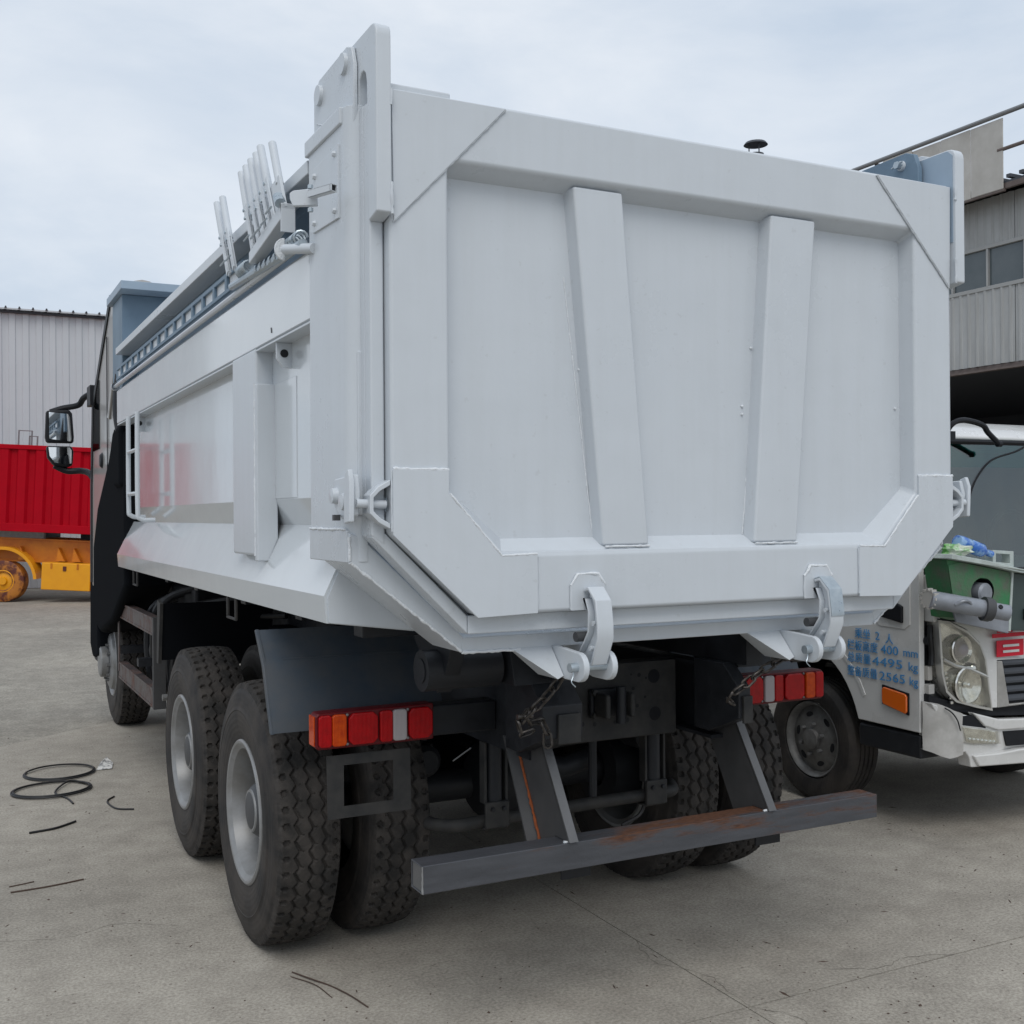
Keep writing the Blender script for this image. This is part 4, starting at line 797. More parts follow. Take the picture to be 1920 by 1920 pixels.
# headboard with its top flange
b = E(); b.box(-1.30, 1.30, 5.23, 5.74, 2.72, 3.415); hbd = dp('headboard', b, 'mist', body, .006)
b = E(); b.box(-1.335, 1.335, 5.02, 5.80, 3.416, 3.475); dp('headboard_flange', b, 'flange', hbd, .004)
# ladder on the near side
for y_, lo in ((4.43, 1.80), (4.05, 1.78)):
    b = E(); b.tube(smooth_path([(-1.375, y_, 2.46), (-1.375, y_, lo+.10), (-1.36, y_, lo+.01), (-1.27, y_, lo)], 6), .015, 9); dp('ladder_rail', b, 'paint', body)
for z in (2.225, 1.95):
    b = E(); b.tube([(-1.375, 4.43, z), (-1.375, 4.05, z)], .013, 8); dp('ladder_rung', b, 'paint', body)
# slotted tarpaulin rail along the near side
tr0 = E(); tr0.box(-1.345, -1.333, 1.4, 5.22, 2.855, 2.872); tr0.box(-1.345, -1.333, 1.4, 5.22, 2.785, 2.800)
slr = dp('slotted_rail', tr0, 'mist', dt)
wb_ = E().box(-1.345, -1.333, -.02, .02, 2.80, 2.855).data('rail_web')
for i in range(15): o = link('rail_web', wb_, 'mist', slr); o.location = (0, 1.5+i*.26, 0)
b = E(); b.box(-1.331, -1.325, 1.4, 5.2, 2.795, 2.86); dp('slot_light_strip', b, 'weld', slr)  # added pale strip, its colour stands in for light seen through the slots
b = E(); b.tube([(-1.345, .5, 2.745), (-1.345, 5.25, 2.745)], .014, 8); dp('cable_tube', b, 'paint', slr)
b = E(); b.lathe([(-.02, .03), (.02, .03), (.03, .015)], (-1.345, 5.26, 2.745), 'y', 12); dp('tube_end', b, 'paint', slr)
# tarpaulin folding arms
rack = E(); rack.box(-1.40, -1.35, .59, .60, 2.80, 2.90)
rk = dp('tarp_mechanism', rack, 'paint', dt)
arms = [((1.686, 3.173), (1.46, 2.817)), ((1.601, 3.177), (1.382, 2.824)), ((1.234, 3.182), (1.044, 2.83)), ((1.18, 3.193), (.962, 2.822)), ((1.076, 3.189), (.867, 2.822)), ((1.018, 3.197), (.805, 2.838)), ((.928, 3.197), (.716, 2.857)), ((.782, 3.168), (.684, 2.993))]
for i, (t_, q_) in enumerate(arms):
    x_ = -1.385+.006*(i % 2); a = Vector((x_, t_[0], t_[1])); c = Vector((x_, q_[0], q_[1])); mdl = c.lerp(a, .42 if i < 7 else .0)
    b = E(); b.tube([a, mdl], .015, 12); ta = dp('arm_tube', b, 'paint', rk)
    if i < 7:
        dv = (a-c).normalized(); nv = Vector((0, -dv.z, dv.y)) * .013
        b = E(); b.slab([mdl+dv*.05+nv, mdl+dv*.05-nv, c-nv, c+nv], (.007, 0, 0)); fb = dp('flat_arm', b, 'paint', rk)
        b = E(); b.slab([mdl+dv*.05+nv+Vector((-.014, -.022, 0)), mdl+dv*.05-nv+Vector((-.014, -.022, 0)), c-nv+Vector((-.014, -.022, .0)), c+nv+Vector((-.014, -.022, 0))], (.006, 0, 0)); dp('flat_arm', b, 'paint', rk)
        for k in (.40, .50):
            p = c.lerp(a, k); b = E(); b.lathe([(-.02, 0), (-.018, .007), (.014, .007)], p, 'x', 8); dp('rivet', b, 'galv', fb)
        b = E(); b.tube([c+Vector((-.03, .03, .04)), c+Vector((-.03, -.05, .045))], .004, 6); dp('split_pin', b, 'galv', fb)
b = E(); b.slab([(-1.39, .79, 3.0), (-1.39, .66, 3.02), (-1.39, .585, 2.89), (-1.39, .70, 2.86)], (.012, 0, 0)); dp('end_plate', b, 'paint', rk, .002)
b = E(); b.tube([(-1.40, .60, 2.90), (-1.40, .63, 2.93)], .02, 10); dp('pivot_bolt', b, 'galv', rk)
b = E(); b.slab([(-1.40, .585, 2.90), (-1.40, 1.06, 2.825), (-1.40, 1.06, 2.780), (-1.40, .60, 2.845)], (.05, 0, 0)); dp('carrier_beam', b, 'paint', rk, .004)
ar = Vector((-1.47, .236, 2.816)); rv = Vector((.892, -.452, 0)); nv_ = Vector((.452, .892, 0))   # swung-out stop arm
def AR(): return M(OZ)
b = AR(); b.slab([ar+rv*t+Vector((0, 0, z)) for t, z in ((0, .0), (.0, .018), (.012, .026), (.088, .034), (.088, -.022), (.01, -.024))], nv_*.02); dp('carrier_bracket', b, 'paint', rk, .003)
sq = AR(); a0 = ar+rv*.062+Vector((0, 0, .008))-nv_*.021; L_ = .115; tv = (rv*.76-nv_*.65).normalized(); wv = (nv_*.76+rv*.65).normalized()*.021; hv = Vector((0, 0, .0115))
def plate(o_, u_, v_): sq.slab([o_, o_+u_, o_+u_+v_, o_+v_], wv.normalized()*.002 if v_.z else Vector((0, 0, .002)))
plate(a0-hv, tv*L_, hv*2); plate(a0-hv+wv, tv*L_, hv*2); plate(a0-hv, tv*L_, wv); plate(a0+hv-Vector((0, 0, .002)), tv*L_, wv)
dp('square_tube', sq, 'paint', rk); b = AR(); c_ = a0+tv*(L_-.006); b.slab([c_-hv*.9, c_-hv*.9+wv*.95, c_+hv*.9+wv*.95, c_+hv*.9], -tv*.002); dp('tube_shade', b, 'black_plastic', rk)  # tube end is open; a black sheet paints the shade inside it
for t, z in ((.05, .032), (.05, -.03)): b = AR(); p_ = ar+rv*(.066)+nv_*.005; b.tube([p_+Vector((0, 0, z)), p_+Vector((0, 0, z+(.012 if z > 0 else -.012)))], .009, 6); dp('pivot_bolt', b, 'galv', rk)
# rollers, springs and the half-round handle
def coil(c, ax, r, rr_, turns, ln):
    P = []; n_ = 12*turns
    for i in range(n_+1):
        a = 2*math.pi*i/12; t = ln*i/n_
        P.append(Vector(c)+Vector((r*math.cos(a), t, r*math.sin(a))))
    return P
for c, ln in (((-1.36, .48, 2.76), .22), ((-1.37, 1.18, 2.80), .14)):
    b = E(); b.tube(coil(c, 'y', .022, .005, 7, ln), .005, 5); dp('spring', b, 'galv', rk)
b = E(); b.tube([(-1.365, .45, 2.73), (-1.365, 1.5, 2.775)], .016, 10); dp('roller_bar', b, 'galv', rk)
for i in range(8): y_ = .55+.07*i; b = E(); b.lathe([(-.015, .02), (.015, .02)], (-1.365, y_, 2.735+.043*(y_-.45)), 'y', 10); dp('roller', b, 'galv', rk)
b = E(); b.tube([(-1.39, .58, 2.735), (-1.345, .38, 2.70)], .018, 12); hd = dp('stop_tube', b, 'paint', rk)
b = E(); hp_ = [(.62+.01+.0*k, 0) for k in range(1)]; b.slab([(-1.385-.036*math.sin(R(a)), .60, 2.74+.040*math.cos(R(a))) for a in range(0, 181, 15)], (0, .012, 0)); dp('half_round_stop', b, 'weld', hd, .002)
# ---------------------------------------------------------------- hinge links of the tailgate, up on the posts
for s in (-1, 1):
    lk_ = [(.132, 3.10), (.132, 3.243), (.155, 3.305), (.20, 3.322), (.50, 3.316), (.56, 3.262), (.56, 3.03), (.145, 3.03)]
    for x_ in ((1.2745, 1.289), (1.185, 1.21)):
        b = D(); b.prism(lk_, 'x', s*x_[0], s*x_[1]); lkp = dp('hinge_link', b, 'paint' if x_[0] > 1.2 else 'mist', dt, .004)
        for y_, z_ in ((.221, 3.272), (.486, 3.258)):
            b = D(); e_ = s*(x_[1] if x_[0] > 1.2 else x_[0]); d_ = s*(1 if x_[0] > 1.2 else -1)
            b.lathe([(d_*.012, 0), (d_*.012, .034 if x_[0] > 1.2 else .02), (0, .036 if x_[0] > 1.2 else .022)], (e_, y_, z_), 'x', 22); dp('hinge_pin', b, 'paint', lkp)
            if x_[0] < 1.2 and s > 0: b = D(); b.tube([(e_-s*.0, y_, z_), (e_-s*.035, y_, z_)], .016, 6); b.tube([(e_-s*.028, y_-.03, z_+.008), (e_-s*.028, y_+.03, z_-.008)], .004, 6); dp('castle_nut', b, 'galv', lkp)
    weld([(s*1.289, .52, 3.17), (s*1.289, .36, 3.11)], .003, dt, OZ, 'paint')
    b = D(); b.box(*sorted((s*1.12, s*1.18)), .14, .5, 2.9, 3.14); dp('link_seat', b, 'slate', dt)
# ---------------------------------------------------------------- wheels
TR = .572
def tyre_mesh():
    half = .150
    prof = [(-.118, .300), (-.135, .312), (-.143, .345), (-.150, .385), (-.1515, .425), (-.1500, .440), (-.1520, .4435), (-.1485, .4485), (-.146, .470), (-.141, .497), (-.1395, .503), (-.1395, .512), (-.134, .522), (-.128, .536), (-.123, .551)]
    nt_ = 73; tread = []
    for i in range(nt_):
        x = -.1185+.237*i/(nt_-1); tread.append((x, TR-.010*(abs(x)/.1185)**2.6))
    P = prof+tread+[(-x, r) for x, r in reversed(prof)]
    NP, SEG = 54, 11; NA = NP*SEG
    s = (np.arange(NA) % SEG)/SEG; ang = 2*np.pi*np.arange(NA)/NA
    X = np.array([p[0] for p in P])[None, :].repeat(NA, 0); Rr = np.array([p[1] for p in P])[None, :].repeat(NA, 0)
    S = s[:, None]; dep = np.zeros_like(X)
    for k, x0 in enumerate((-.056, 0., .056)):
        ph = (S+k*.33) % 1.0
        zz = np.where(ph < .62, -.010+.020*ph/.62, .010-.020*(ph-.62)/.38)
        wd = .0046 if k == 1 else .0052
        dep = np.maximum(dep, np.clip(1.6-np.abs(X-x0-zz)/wd, 0, 1)*.013)
        # short sipe hooks at the zigzag tips
        hook_ = (np.abs(ph-.62) < .055) & (X-x0 > .006) & (X-x0 < .024); dep = np.maximum(dep, np.where(hook_, .006, 0))
    for sg in (-1, 1):
        ph = (S+(.15 if sg > 0 else .45)) % 1.0; u = X*sg
        nt2 = ((u-.101)/.014)**2+((ph-.5)/.20)**2 < 1; dep = np.maximum(dep, np.where(nt2, .013, 0))
        lin = (np.abs(ph-.5) < .05) & (u > .10) & (u < .128); dep = np.maximum(dep, np.where(lin, .006, 0))
        sh = (u > .116) & (Rr > .525) & (np.abs(ph-.0) < .12); dep = np.maximum(dep, np.where(sh, .004, 0))
    tmask = (np.abs(X) < .1284) & (Rr > .53); Rr = Rr-dep*tmask
    # slight flat where the tyre carries the load
    Y = Rr*np.cos(ang)[:, None]; Z = Rr*np.sin(ang)[:, None]; Z = np.maximum(Z, -TR+.012)
    K = len(P); V = np.stack([X, Y, Z], -1).reshape(-1, 3)
    i = np.arange(NA)[:, None]; j = np.arange(K-1)[None, :]; a = i*K+j; b = i*K+j+1; c = ((i+1) % NA)*K+j+1; d_ = ((i+1) % NA)*K+j
    F = np.stack([a, b, c, d_], -1).reshape(-1, 4)
    me = bpy.data.meshes.new('tyre'); me.from_pydata(V.tolist(), [], F.tolist()); me.polygons.foreach_set('use_smooth', [True]*len(F)); me.set_sharp_from_angle(angle=R(32))
    me.materials.append(MATS['rubber']); me.materials.append(MATS['rubber_side'])
    mi = np.where((np.arange(K-1) >= len(prof)-2) & (np.arange(K-1) <= len(prof)+nt_), 0, 1); me.polygons.foreach_set('material_index', np.tile(mi, NA).astype(np.int32))
    me.flip_normals(); return me
TY = tyre_mesh()
def rim_mesh(kind):
    b = M()
    if kind == 'dish':     # outer face towards -x, deep dish
        b.lathe([(-.120, .318), (-.140, .314), (-.146, .306), (-.144, .296), (-.136, .288), (-.128, .274), (-.10, .264), (-.03, .252), (.02, .250), (.05, .235), (.055, .20), (.05, .15), (.05, .06), (.05, 0)], (0, 0, 0), 'x', 56)
        b.lathe([(.05, .145), (-.01, .138), (-.05, .132), (-.06, .12), (-.10, .095), (-.11, .09), (-.11, 0)], (0, 0, 0), 'x', 32)
    else:                  # front wheel, disc proud of the tyre
        b.lathe([(-.120, .318), (-.140, .314), (-.146, .306), (-.142, .292), (-.13, .276), (-.12, .262), (-.16, .245), (-.175, .21), (-.178, .15), (-.178, .14), (-.24, .135), (-.25, .12), (-.25, 0)], (0, 0, 0), 'x', 48)
    me = b.data('rim', 30); me.materials.append(MATS['rim_silver']); return me
RIMD, RIMF = rim_mesh('dish'), rim_mesh('front')
hubm = M(); hubm.lathe([(-.115, 0), (-.113, .075), (-.10, .10), (-.05, .14), (-.01, .148), (.04, .15)], (0, 0, 0), 'x', 36); HUB = hubm.data('hub'); HUB.materials.append(MATS['hub_dark'])
nb = M(); nb.lathe([(-.025, 0), (-.025, .014), (.03, .015)], (0, 0, 0), 'x', 6); NUT = nb.data('wheel_nut'); NUT.materials.append(MATS['nut'])
def wheel(x, y, s, kind='dish', hub=True):
    w = link('wheel', RIMD if kind == 'dish' else RIMF, None, dt, None); w.location = (x, y, TR-.012)
    w.rotation_euler = (random.uniform(0, 6), 0, 0) if s < 0 else (0, 0, math.pi)
    t = bpy.data.objects.new('tyre', TY); col.objects.link(t); t.parent = w; t.rotation_euler = (-w.rotation_euler.x, 0, 0)
    if hub:
        h_ = bpy.data.objects.new('hub', HUB); col.objects.link(h_); h_.parent = w
        if kind != 'dish': h_.location = (-.135, 0, 0)
        for i in range(10):
            a = R(36*i); q = bpy.data.objects.new('wheel_nut', NUT); col.objects.link(q); q.parent = w; rr_ = .172 if kind == 'dish' else .165
            q.location = (.045 if kind == 'dish' else -.18, rr_*math.cos(a), rr_*math.sin(a))
    return w
for y in (1.67, 3.09):
    wheel(-1.15, y, -1); wheel(-.755, y, 1, hub=False); wheel(1.15, y, 1); wheel(.755, y, -1, hub=False)
wheel(-.965, 7.41, -1, 'front'); wheel(.965, 7.41, 1, 'front')
# ---------------------------------------------------------------- chassis
b = D()
for s in (-1, 1):
    b.prism([(s*.47, .86), (s*.47, 1.17), (s*.39, 1.17), (s*.39, 1.155), (s*.455, 1.155), (s*.455, .875), (s*.39, .875), (s*.39, .86)], 'y', .52, 8.0)
dp('chassis_rail', b, 'chassis')
b = D()
for s in (-1, 1): b.box(*sorted((s*.48, s*.40)), .30, 5.2, 1.19, 1.35)
sub = dp('sub_frame', b, 'chassis')
for y in (.62, 1.4, 2.4, 3.6, 4.6): b = D(); b.box(-1.1, 1.1, y, y+.1, 1.352, 1.43); dp('cross_bearer', b, 'chassis', sub, .004)
# rear cross plate with holes (holes are shallow dark cups) and the tow bracket
b = D(); b.prism([(-.36, .855), (-.36, 1.17), (.36, 1.17), (.36, .855)], 'y', .73, .742); b.box(-.36, .36, .742, .84, .85, .862); b.box(-.36, .36, .742, .84, 1.158, 1.17); cpn = dp('rear_cross_plate', b, 'chassis_dusty', dt, .003)
def cup(x, z, r): b = D(); b.lathe([(.0, 0), (.0, r)], (x, .7285, z), 'y', 16); dp('bolt_hole', b, 'black_plastic', cpn)
for s in (-1, 1):
    cup(s*.245, 1.105, .030); cup(s*.25, .945, .030)
    for x, z, r in ((.17, 1.115, .009), (.14, 1.06, .008), (.205, 1.10, .005), (.16, .985, .008), (.11, .93, .010), (.05, .925, .009), (.20, 1.02, .006), (.13, 1.12, .005)): cup(s*x, z, r)
tb_ = D(); tb_.box(-.085, .085, .70, .728, .955, 1.075); tow = dp('tow_bracket', tb_, 'chassis', dt, .01)
for x in (-.06, .06): b = D(); b.box(x-.012, x+.012, .60, .70, .965, 1.065); dp('tow_cheek', b, 'chassis_dusty', tow, .01)
b = D(); b.tube([(.02, .635, .94), (.02, .635, 1.09)], .022, 12); dp('tow_pin', b, 'chassis', tow)
for x in (-.07, .07):
    for z in (.968, 1.062): b = D(); b.lathe([(-.016, 0), (-.016, .014), (0, .016)], (x, .70, z), 'y', 6); dp('bolt', b, 'chassis_dusty', tow)
# tipping hinge: bushes and lugs below the floor
for s in (-1, 1):
    b = D(); b.tube([(s*.92, .50, 1.235), (s*.62, .50, 1.235)], .075, 26); b.tube([(s*.925, .50, 1.235), (s*.915, .50, 1.235)], .045, 20); hb2 = dp('tipping_hinge', b, 'chassis')
    b = D(); b.prism([(.34, 1.36), (.44, 1.20), (.50, 1.15), (.56, 1.20), (.75, 1.36)], 'x', s*.86, s*.80); dp('hinge_lug', b, 'chassis', hb2, .004)
    b = D(); b.prism([(.38, 1.17), (.42, 1.30), (.58, 1.30), (.70, 1.17)], 'x', s*.60, s*.42); dp('hinge_pedestal', b, 'chassis', hb2, .004)
    # frame end block and chain shackle seat
    b = D(); b.prism([(.30, .98), (.30, 1.10), (.40, 1.19), (.60, 1.19), (.60, .90), (.50, .90)], 'x', s*(.42 if s > 0 else .53), s*.36); eb = dp('frame_end_block', b, 'chassis', dt, .004)
    b = D(); b.box(*sorted((s*(.42 if s > 0 else .47), s*.375)), .285, .30, .96, 1.07); dp('end_lip', b, 'chassis_dusty', eb, .004)
# bumper stays and bar
b = D(); X_ = 1.03
o_ = [(.235, .518), (.235, .615), (.335, .615), (.335, .518)]; i_ = [(.241, .524), (.241, .609), (.329, .609), (.329, .524)]
vs_ = [(x, y, z) for x in (-X_, X_) for P in (o_, i_) for y, z in P]; fs = []
for i in range(4):
    j = (i+1) % 4; fs += [(i, j, 8+j, 8+i), (4+i, 4+j, 12+j, 12+i), (i, j, 4+j, 4+i), (8+i, 8+j, 12+j, 12+i)]
b.add(vs_, fs); bar = dp('bumper_bar', b, 'raw_steel', dt, .006)
for s in (-1, 1):
    b = D(); b.box(*sorted((s*(X_-.012), s*(X_-.004))), .242, .328, .525, .608); dp('bar_cap', b, 'raw_steel_plate', bar)
weld([(-X_+.002, .236, .52), (-X_+.002, .236, .612)], .0035, bar, OZ, 'rim_silver')
for s, xp in ((-1, -.455), (1, .455)):
    web = [(.235, .618), (.50, 1.04), (.66, 1.04), (.66, .93), (.44, .55), (.40, .50), (.336, .50), (.336, .618)]
    b = D(); b.prism(web, 'x', xp-.006, xp+.006); sy = dp('bumper_stay', b, 'stay_dark', dt)
    b = D(); b.slab([(xp-.006, .225, .618), (xp+.030, .225, .618), (xp+.030, .497, 1.045), (xp-.006, .497, 1.045)], (0, .012, 0)); dp('stay_flange', b, 'raw_steel_plate', sy)
    if s < 0:
        b = D(); b.slab([(xp-.045, .45, .50), (xp-.006, .43, .50), (xp-.006, .655, .93), (xp-.045, .675, .93)], (0, .01, 0)); dp('stay_flange', b, 'stay_dark', sy)
        weld([(xp-.009, .425, .53), (xp-.009, .645, .93), (xp-.009, .655, 1.03)], .006, sy, OZ, 'rust')
    b = D(); b.prism([(xp+.03, .52), (xp+.12, .52), (xp+.16, .48), (xp+.03, .62)] if False else [(xp+.035, .615), (xp+.16, .50), (xp+.16, .44), (xp+.035, .44)], 'y', .36, .37); dp('stay_gusset', b, 'chassis', sy)
    weld([(xp-.02, .245, .617), (xp+.035, .245, .617)], .006, sy, OZ)
# safety chains from bracket to frame end
lm = M(); Lp = [(0, .016*math.cos(R(a)), .016*math.sin(R(a))+(.014 if math.sin(R(a)) >= 0 else -.014)) for a in range(0, 360, 30)]
lm.tube(Lp, .0052, 6, False, True); LK = lm.data('chain_link', 60); LK.materials.append(MATS['chain'])
def chain(pts, name='safety_chain'):
    q = smooth_path([Vector(p)+Vector(OZ) for p in pts], 40); out_, acc = [], 0; step = .047
    root = None; last = q[0]; k = 0
    pos = [(q[0], q[1]-q[0])]
    for a, c in zip(q, q[1:]):
        acc += (c-a).length
        if acc >= step: pos.append((c.copy(), c-a)); acc = 0
    for p, dr in pos:
        if root is None:
            e_ = D(); p0 = Vector(pts[0]); e_.tube([p0+Vector((-.03, 0, 0)), p0+Vector((.03, 0, 0))], .010, 10); root = dp(name, e_, 'chain')
        o = bpy.data.objects.new('chain_link', LK); col.objects.link(o); o.parent = root; o.matrix_parent_inverse = wm(root).inverted()
        qd = dr.normalized().to_track_quat('Z', 'Y'); o.rotation_mode = 'QUATERNION'
        from mathutils import Quaternion
        o.rotation_quaternion = qd @ Quaternion((0, 0, 1), R(45+90*(k % 2))); o.location = p; k += 1
    return root
chain([(-.53, .14, 1.245), (-.565, .17, 1.18), (-.605, .20, 1.125), (-.625, .235, 1.09), (-.60, .262, 1.06), (-.555, .268, 1.055), (-.53, .268, 1.02), (-.525, .268, .97)])
chain([(-.63, .245, 1.085), (-.645, .262, 1.05), (-.615, .27, 1.02), (-.57, .268, 1.04)])
chain([(.48, .14, 1.245), (.38, .18, 1.185), (.30, .20, 1.125), (.265, .23, 1.09), (.29, .262, 1.06), (.33, .268, 1.07)])
# axles, springs, stabiliser
for y in (1.67, 3.09):
    b = D(); b.tube([(-1.0, y, .505), (1.0, y, .505)], .075, 16); ax2 = dp('axle', b, 'chassis')
    b = D(); b.lathe([(-.24, 0), (-.22, .09), (-.14, .19), (0, .235), (.10, .20), (.20, .12), (.26, .10), (.27, 0)], (0, y, .52), 'y', 26); dp('differential', b, 'chassis', ax2)
    for s in (-1, 1):
        b = D(); b.lathe([(-.09, .10), (-.08, .20), (.08, .20), (.09, .10)], (s*.60, y, .505), 'x', 24); dp('brake_drum', b, 'chassis', ax2)
for s in (-1, 1):
    b = D()
    for k in range(6): b.prism([(1.67-.1+.08*k*0+k*.07-.15, .70+.025*k), (2.38, .60+.025*k), (3.09+.25-k*.07, .70+.025*k), (3.09+.25-k*.07, .722+.025*k), (2.38, .622+.025*k), (1.42+k*.07, .722+.025*k)], 'x', s*.46, s*.55)
    dp('leaf_spring', b, 'chassis')
b = D(); b.tube(smooth_path([(-.66, 1.30, .50), (-.64, 1.10, .50), (-.56, 1.0, .505), (-.45, .99, .51), (0, .99, .52), (.40, .99, .525), (.52, 1.0, .525), (.6, 1.12, .52)], 6), .028, 12); sb_ = dp('stabiliser_bar', b, 'chassis_dusty')
for x in (-.40, .40):
    b = D(); b.box(x-.055, x+.055, .935, .955, .49, .60); b.box(x-.055, x+.055, .955, 1.02, .48, .492); dp('bar_clamp', b, 'chassis_dusty', sb_, .006)
    for e_ in (-.055, .043): b = D(); b.box(x+e_, x+e_+.012, .95, 1.0, .59, .85); dp('drop_link', b, 'chassis_dusty', sb_, .003)
    b = D(); b.tube([(x, .98, .60), (x, .98, .90)], .038, 12); dp('link_rod', b, 'chassis', sb_)
    for e_ in (-.025, .028): b = D(); b.lathe([(-.012, 0), (-.012, .009), (0, .010)], (x+e_, .936, .57), 'y', 6); dp('bolt', b, 'chassis', sb_)
b = D(); b.tube([(.1, 1.0, .80), (.1, 1.0, .55)], .02, 10); dp('damper_rod', b, 'chassis')
b = D(); b.tube([(-.2, 1.2, .75), (.3, 1.2, .78)], .03, 10); dp('cross_tube', b, 'chassis')
b = D(); b.tube(smooth_path([(.38, 1.0, .6), (.36, 1.0, .45), (.25, 1.0, .40)], 5), .008, 6); dp('brake_hose', b, 'hose')
b = D(); b.tube([(-.62, .9, .80), (-.54, .9, .845)], .003, 5); dp('loose_wire', b, 'rim_silver')
b = D(); b.tube([(-.2, 1.1, .72), (0, 1.12, .66), (.15, 1.1, .70)], .05, 12); dp('brake_rod', b, 'chassis')
for s in (-1, 1): b = D(); b.lathe([(-.1, .0), (-.1, .05), (-.08, .07), (.08, .07), (.1, .02)], (s*.58, 1.36, .72), 'y', 18); dp('brake_chamber', b, 'chassis')
for s in (-1, 1): b = D(); b.tube([(s*.3, 1.4, .95), (s*.05, 1.75, .72)], .04, 12); dp('torque_rod', b, 'chassis')
# prop shaft, tank, muffler mass under the body
b = D(); b.tube([(0, 1.4, .6), (0, 7.0, .85)], .06, 14); dp('prop_shaft', b, 'chassis')
b = D(); b.box(-.70, .70, 2.18, 2.58, .42, .95); dp('bogie_beam', b, 'matte_black', dt, .03)
b = D(); b.box(-.62, .62, 3.5, 3.9, .55, 1.1); dp('gear_case', b, 'matte_black', dt, .05)
b = D(); b.box(-.9, .9, 4.7, 5.6, .75, 1.30); dp('tank_carrier', b, 'black_plastic', dt, .03)
# ---------------------------------------------------------------- rear mudguards, lamps, plates
for s in (-1, 1):
    mg = [(1.035, .955), (1.15, 1.20), (1.185, 1.225), (1.27, 1.328), (1.26, 1.337), (1.172, 1.232), (1.138, 1.21), (1.023, .955)]
    b = D(); b.prism(mg, 'x', s*1.325, s*.60); mgp = dp('mudguard', b, 'slate', dt)
    b = D(); b.prism([(1.025, .95), (1.14, 1.205), (1.26, 1.34), (1.28, 1.335), (1.165, 1.20), (1.048, .95)], 'x', s*1.334, s*1.318); dp('mudguard_edge', b, 'slate', mgp, .004)
    b = D(); b.tube([(s*1.25, 1.16, 1.222), (s*.7, 1.16, 1.222)], .006, 6); dp('mudguard_bead', b, 'slate', mgp)
    b = D(); b.box(*sorted((s*1.2, s*.47)), .85, .90, 1.0, 1.05); dp('lamp_arm', b, 'chassis_dusty', dt, .004)
    b = D(); b.box(*sorted((s*.80, s*.47)), .80, .86, .93, 1.05); dp('lamp_arm', b, 'chassis', dt, .008)
    # rear lamp
    b = D(); b.prism([(s*1.232, .935), (s*1.22, .925), (s*.756, .925), (s*.756, 1.065), (s*1.22, 1.062), (s*1.232, 1.05)], 'y', .775, .85); rl = dp('rear_lamp', b, 'lamp_case', dt, .006)
    z0, z1 = .935, 1.055
    segs = [(1.222, 1.172, 'lens_red', 0), (1.1715, 1.114, 'lens_orange', 0), (1.107, .990, 'lens_red', 1), (.982, .930, 'lens_red', 0), (.9295, .872, 'lens_clear', 0), (.865, .765, 'lens_red', 1)]
    for a, c, m_, oct_ in segs:
        q = .018 if oct_ else .008
        P = [(s*a, z0+q), (s*(a-q), z0), (s*(c+q), z0), (s*c, z0+q), (s*c, z1-q), (s*(c+q), z1), (s*(a-q), z1), (s*a, z1-q)]
        b = D(); b.prism(P, 'y', .758, .777); dp('lens', b, m_, rl, .006)
    b = D(); b.box(*sorted((s*1.236, s*1.229)), .785, .845, .94, 1.05); dp('side_reflector', b, 'lens_orange', rl)
    for x_ in (1.110, .866):
        for z_ in (.94, 1.05): b = D(); b.lathe([(-.004, 0), (-.003, .005), (0, .006)], (s*x_, .772, z_), 'y', 8); dp('screw', b, 'nut', rl)
    # open plate frame hanging below the lamp
    o4 = [(s*1.178, .655), (s*.842, .655), (s*.846, .895), (s*1.182, .895)]; i4 = [(s*1.115, .70), (s*.915, .70), (s*.915, .855), (s*1.115, .855)]
    b = D(); vs_ = [(x, y, z) for y in (.800, .804) for P in (o4, i4) for x, z in P]; fs = []
    for i in range(4):
        j = (i+1) % 4; fs += [(i, j, 4+j, 4+i), (8+i, 8+j, 12+j, 12+i), (i, j, 8+j, 8+i), (4+i, 4+j, 12+j, 12+i)]
    if s < 0:
        b.add(vs_, fs); dp('plate_frame', b, 'chassis_dusty')
# ---------------------------------------------------------------- side: guard frame, hoses, flap, tank
for z0, z1 in ((1.0, 1.115), (.51, .635)):
    b = D(); b.prism([(-1.20, z0), (-1.20, z1), (-1.14, z1), (-1.14, z1-.012), (-1.188, z1-.012), (-1.188, z0+.012), (-1.14, z0+.012), (-1.14, z0)], 'y', 4.58, 6.25); gr2 = dp('side_guard_rail', b, 'brown_steel')
    b = D(); b.box(-1.192, -1.19, 4.66, 6.2, z0+.02, z1-.02) if False else b.box(-1.205, -1.199, 4.60, 6.24, z1-.012, z1+.003); b.box(-1.205, -1.199, 4.60, 6.24, z0-.003, z0+.012); dp('rail_edge', b, 'brown_steel', gr2)
b = D(); b.prism([(-1.205, 4.56), (-1.205, 4.595), (-1.14, 4.60), (-1.12, 4.575), (-1.12, 4.56)], 'z', .50, 1.12); dp('side_guard_post', b, 'stay_dark', dt, .004)
b = D(); b.box(-1.205, -1.195, 6.22, 6.27, .56, 1.13); dp('side_guard_post', b, 'brown_steel')
for y_ in (5.3, 6.2): b = D(); b.box(-1.19, -.6, y_, y_+.08, .7, .76); dp('guard_bracket', b, 'chassis')
for k, (y_, top, r_) in enumerate(((5.0, 1.30, .028), (5.25, 1.26, .03), (5.5, 1.22, .034), (4.75, 1.20, .03), (4.6, 1.16, .026), (4.5, 1.10, .02))):
    b = D(); b.tube(smooth_path([(-.5, y_-.7, top+.06), (-.75, y_-.35, top+.03), (-1.02, y_, top-.08), (-1.08, y_+.05, top-.3), (-1.05, y_+.1, .6), (-.95, y_+.2, .45)], 6), r_, 10); dp('air_hose', b, 'hose' if k % 2 else 'chassis')
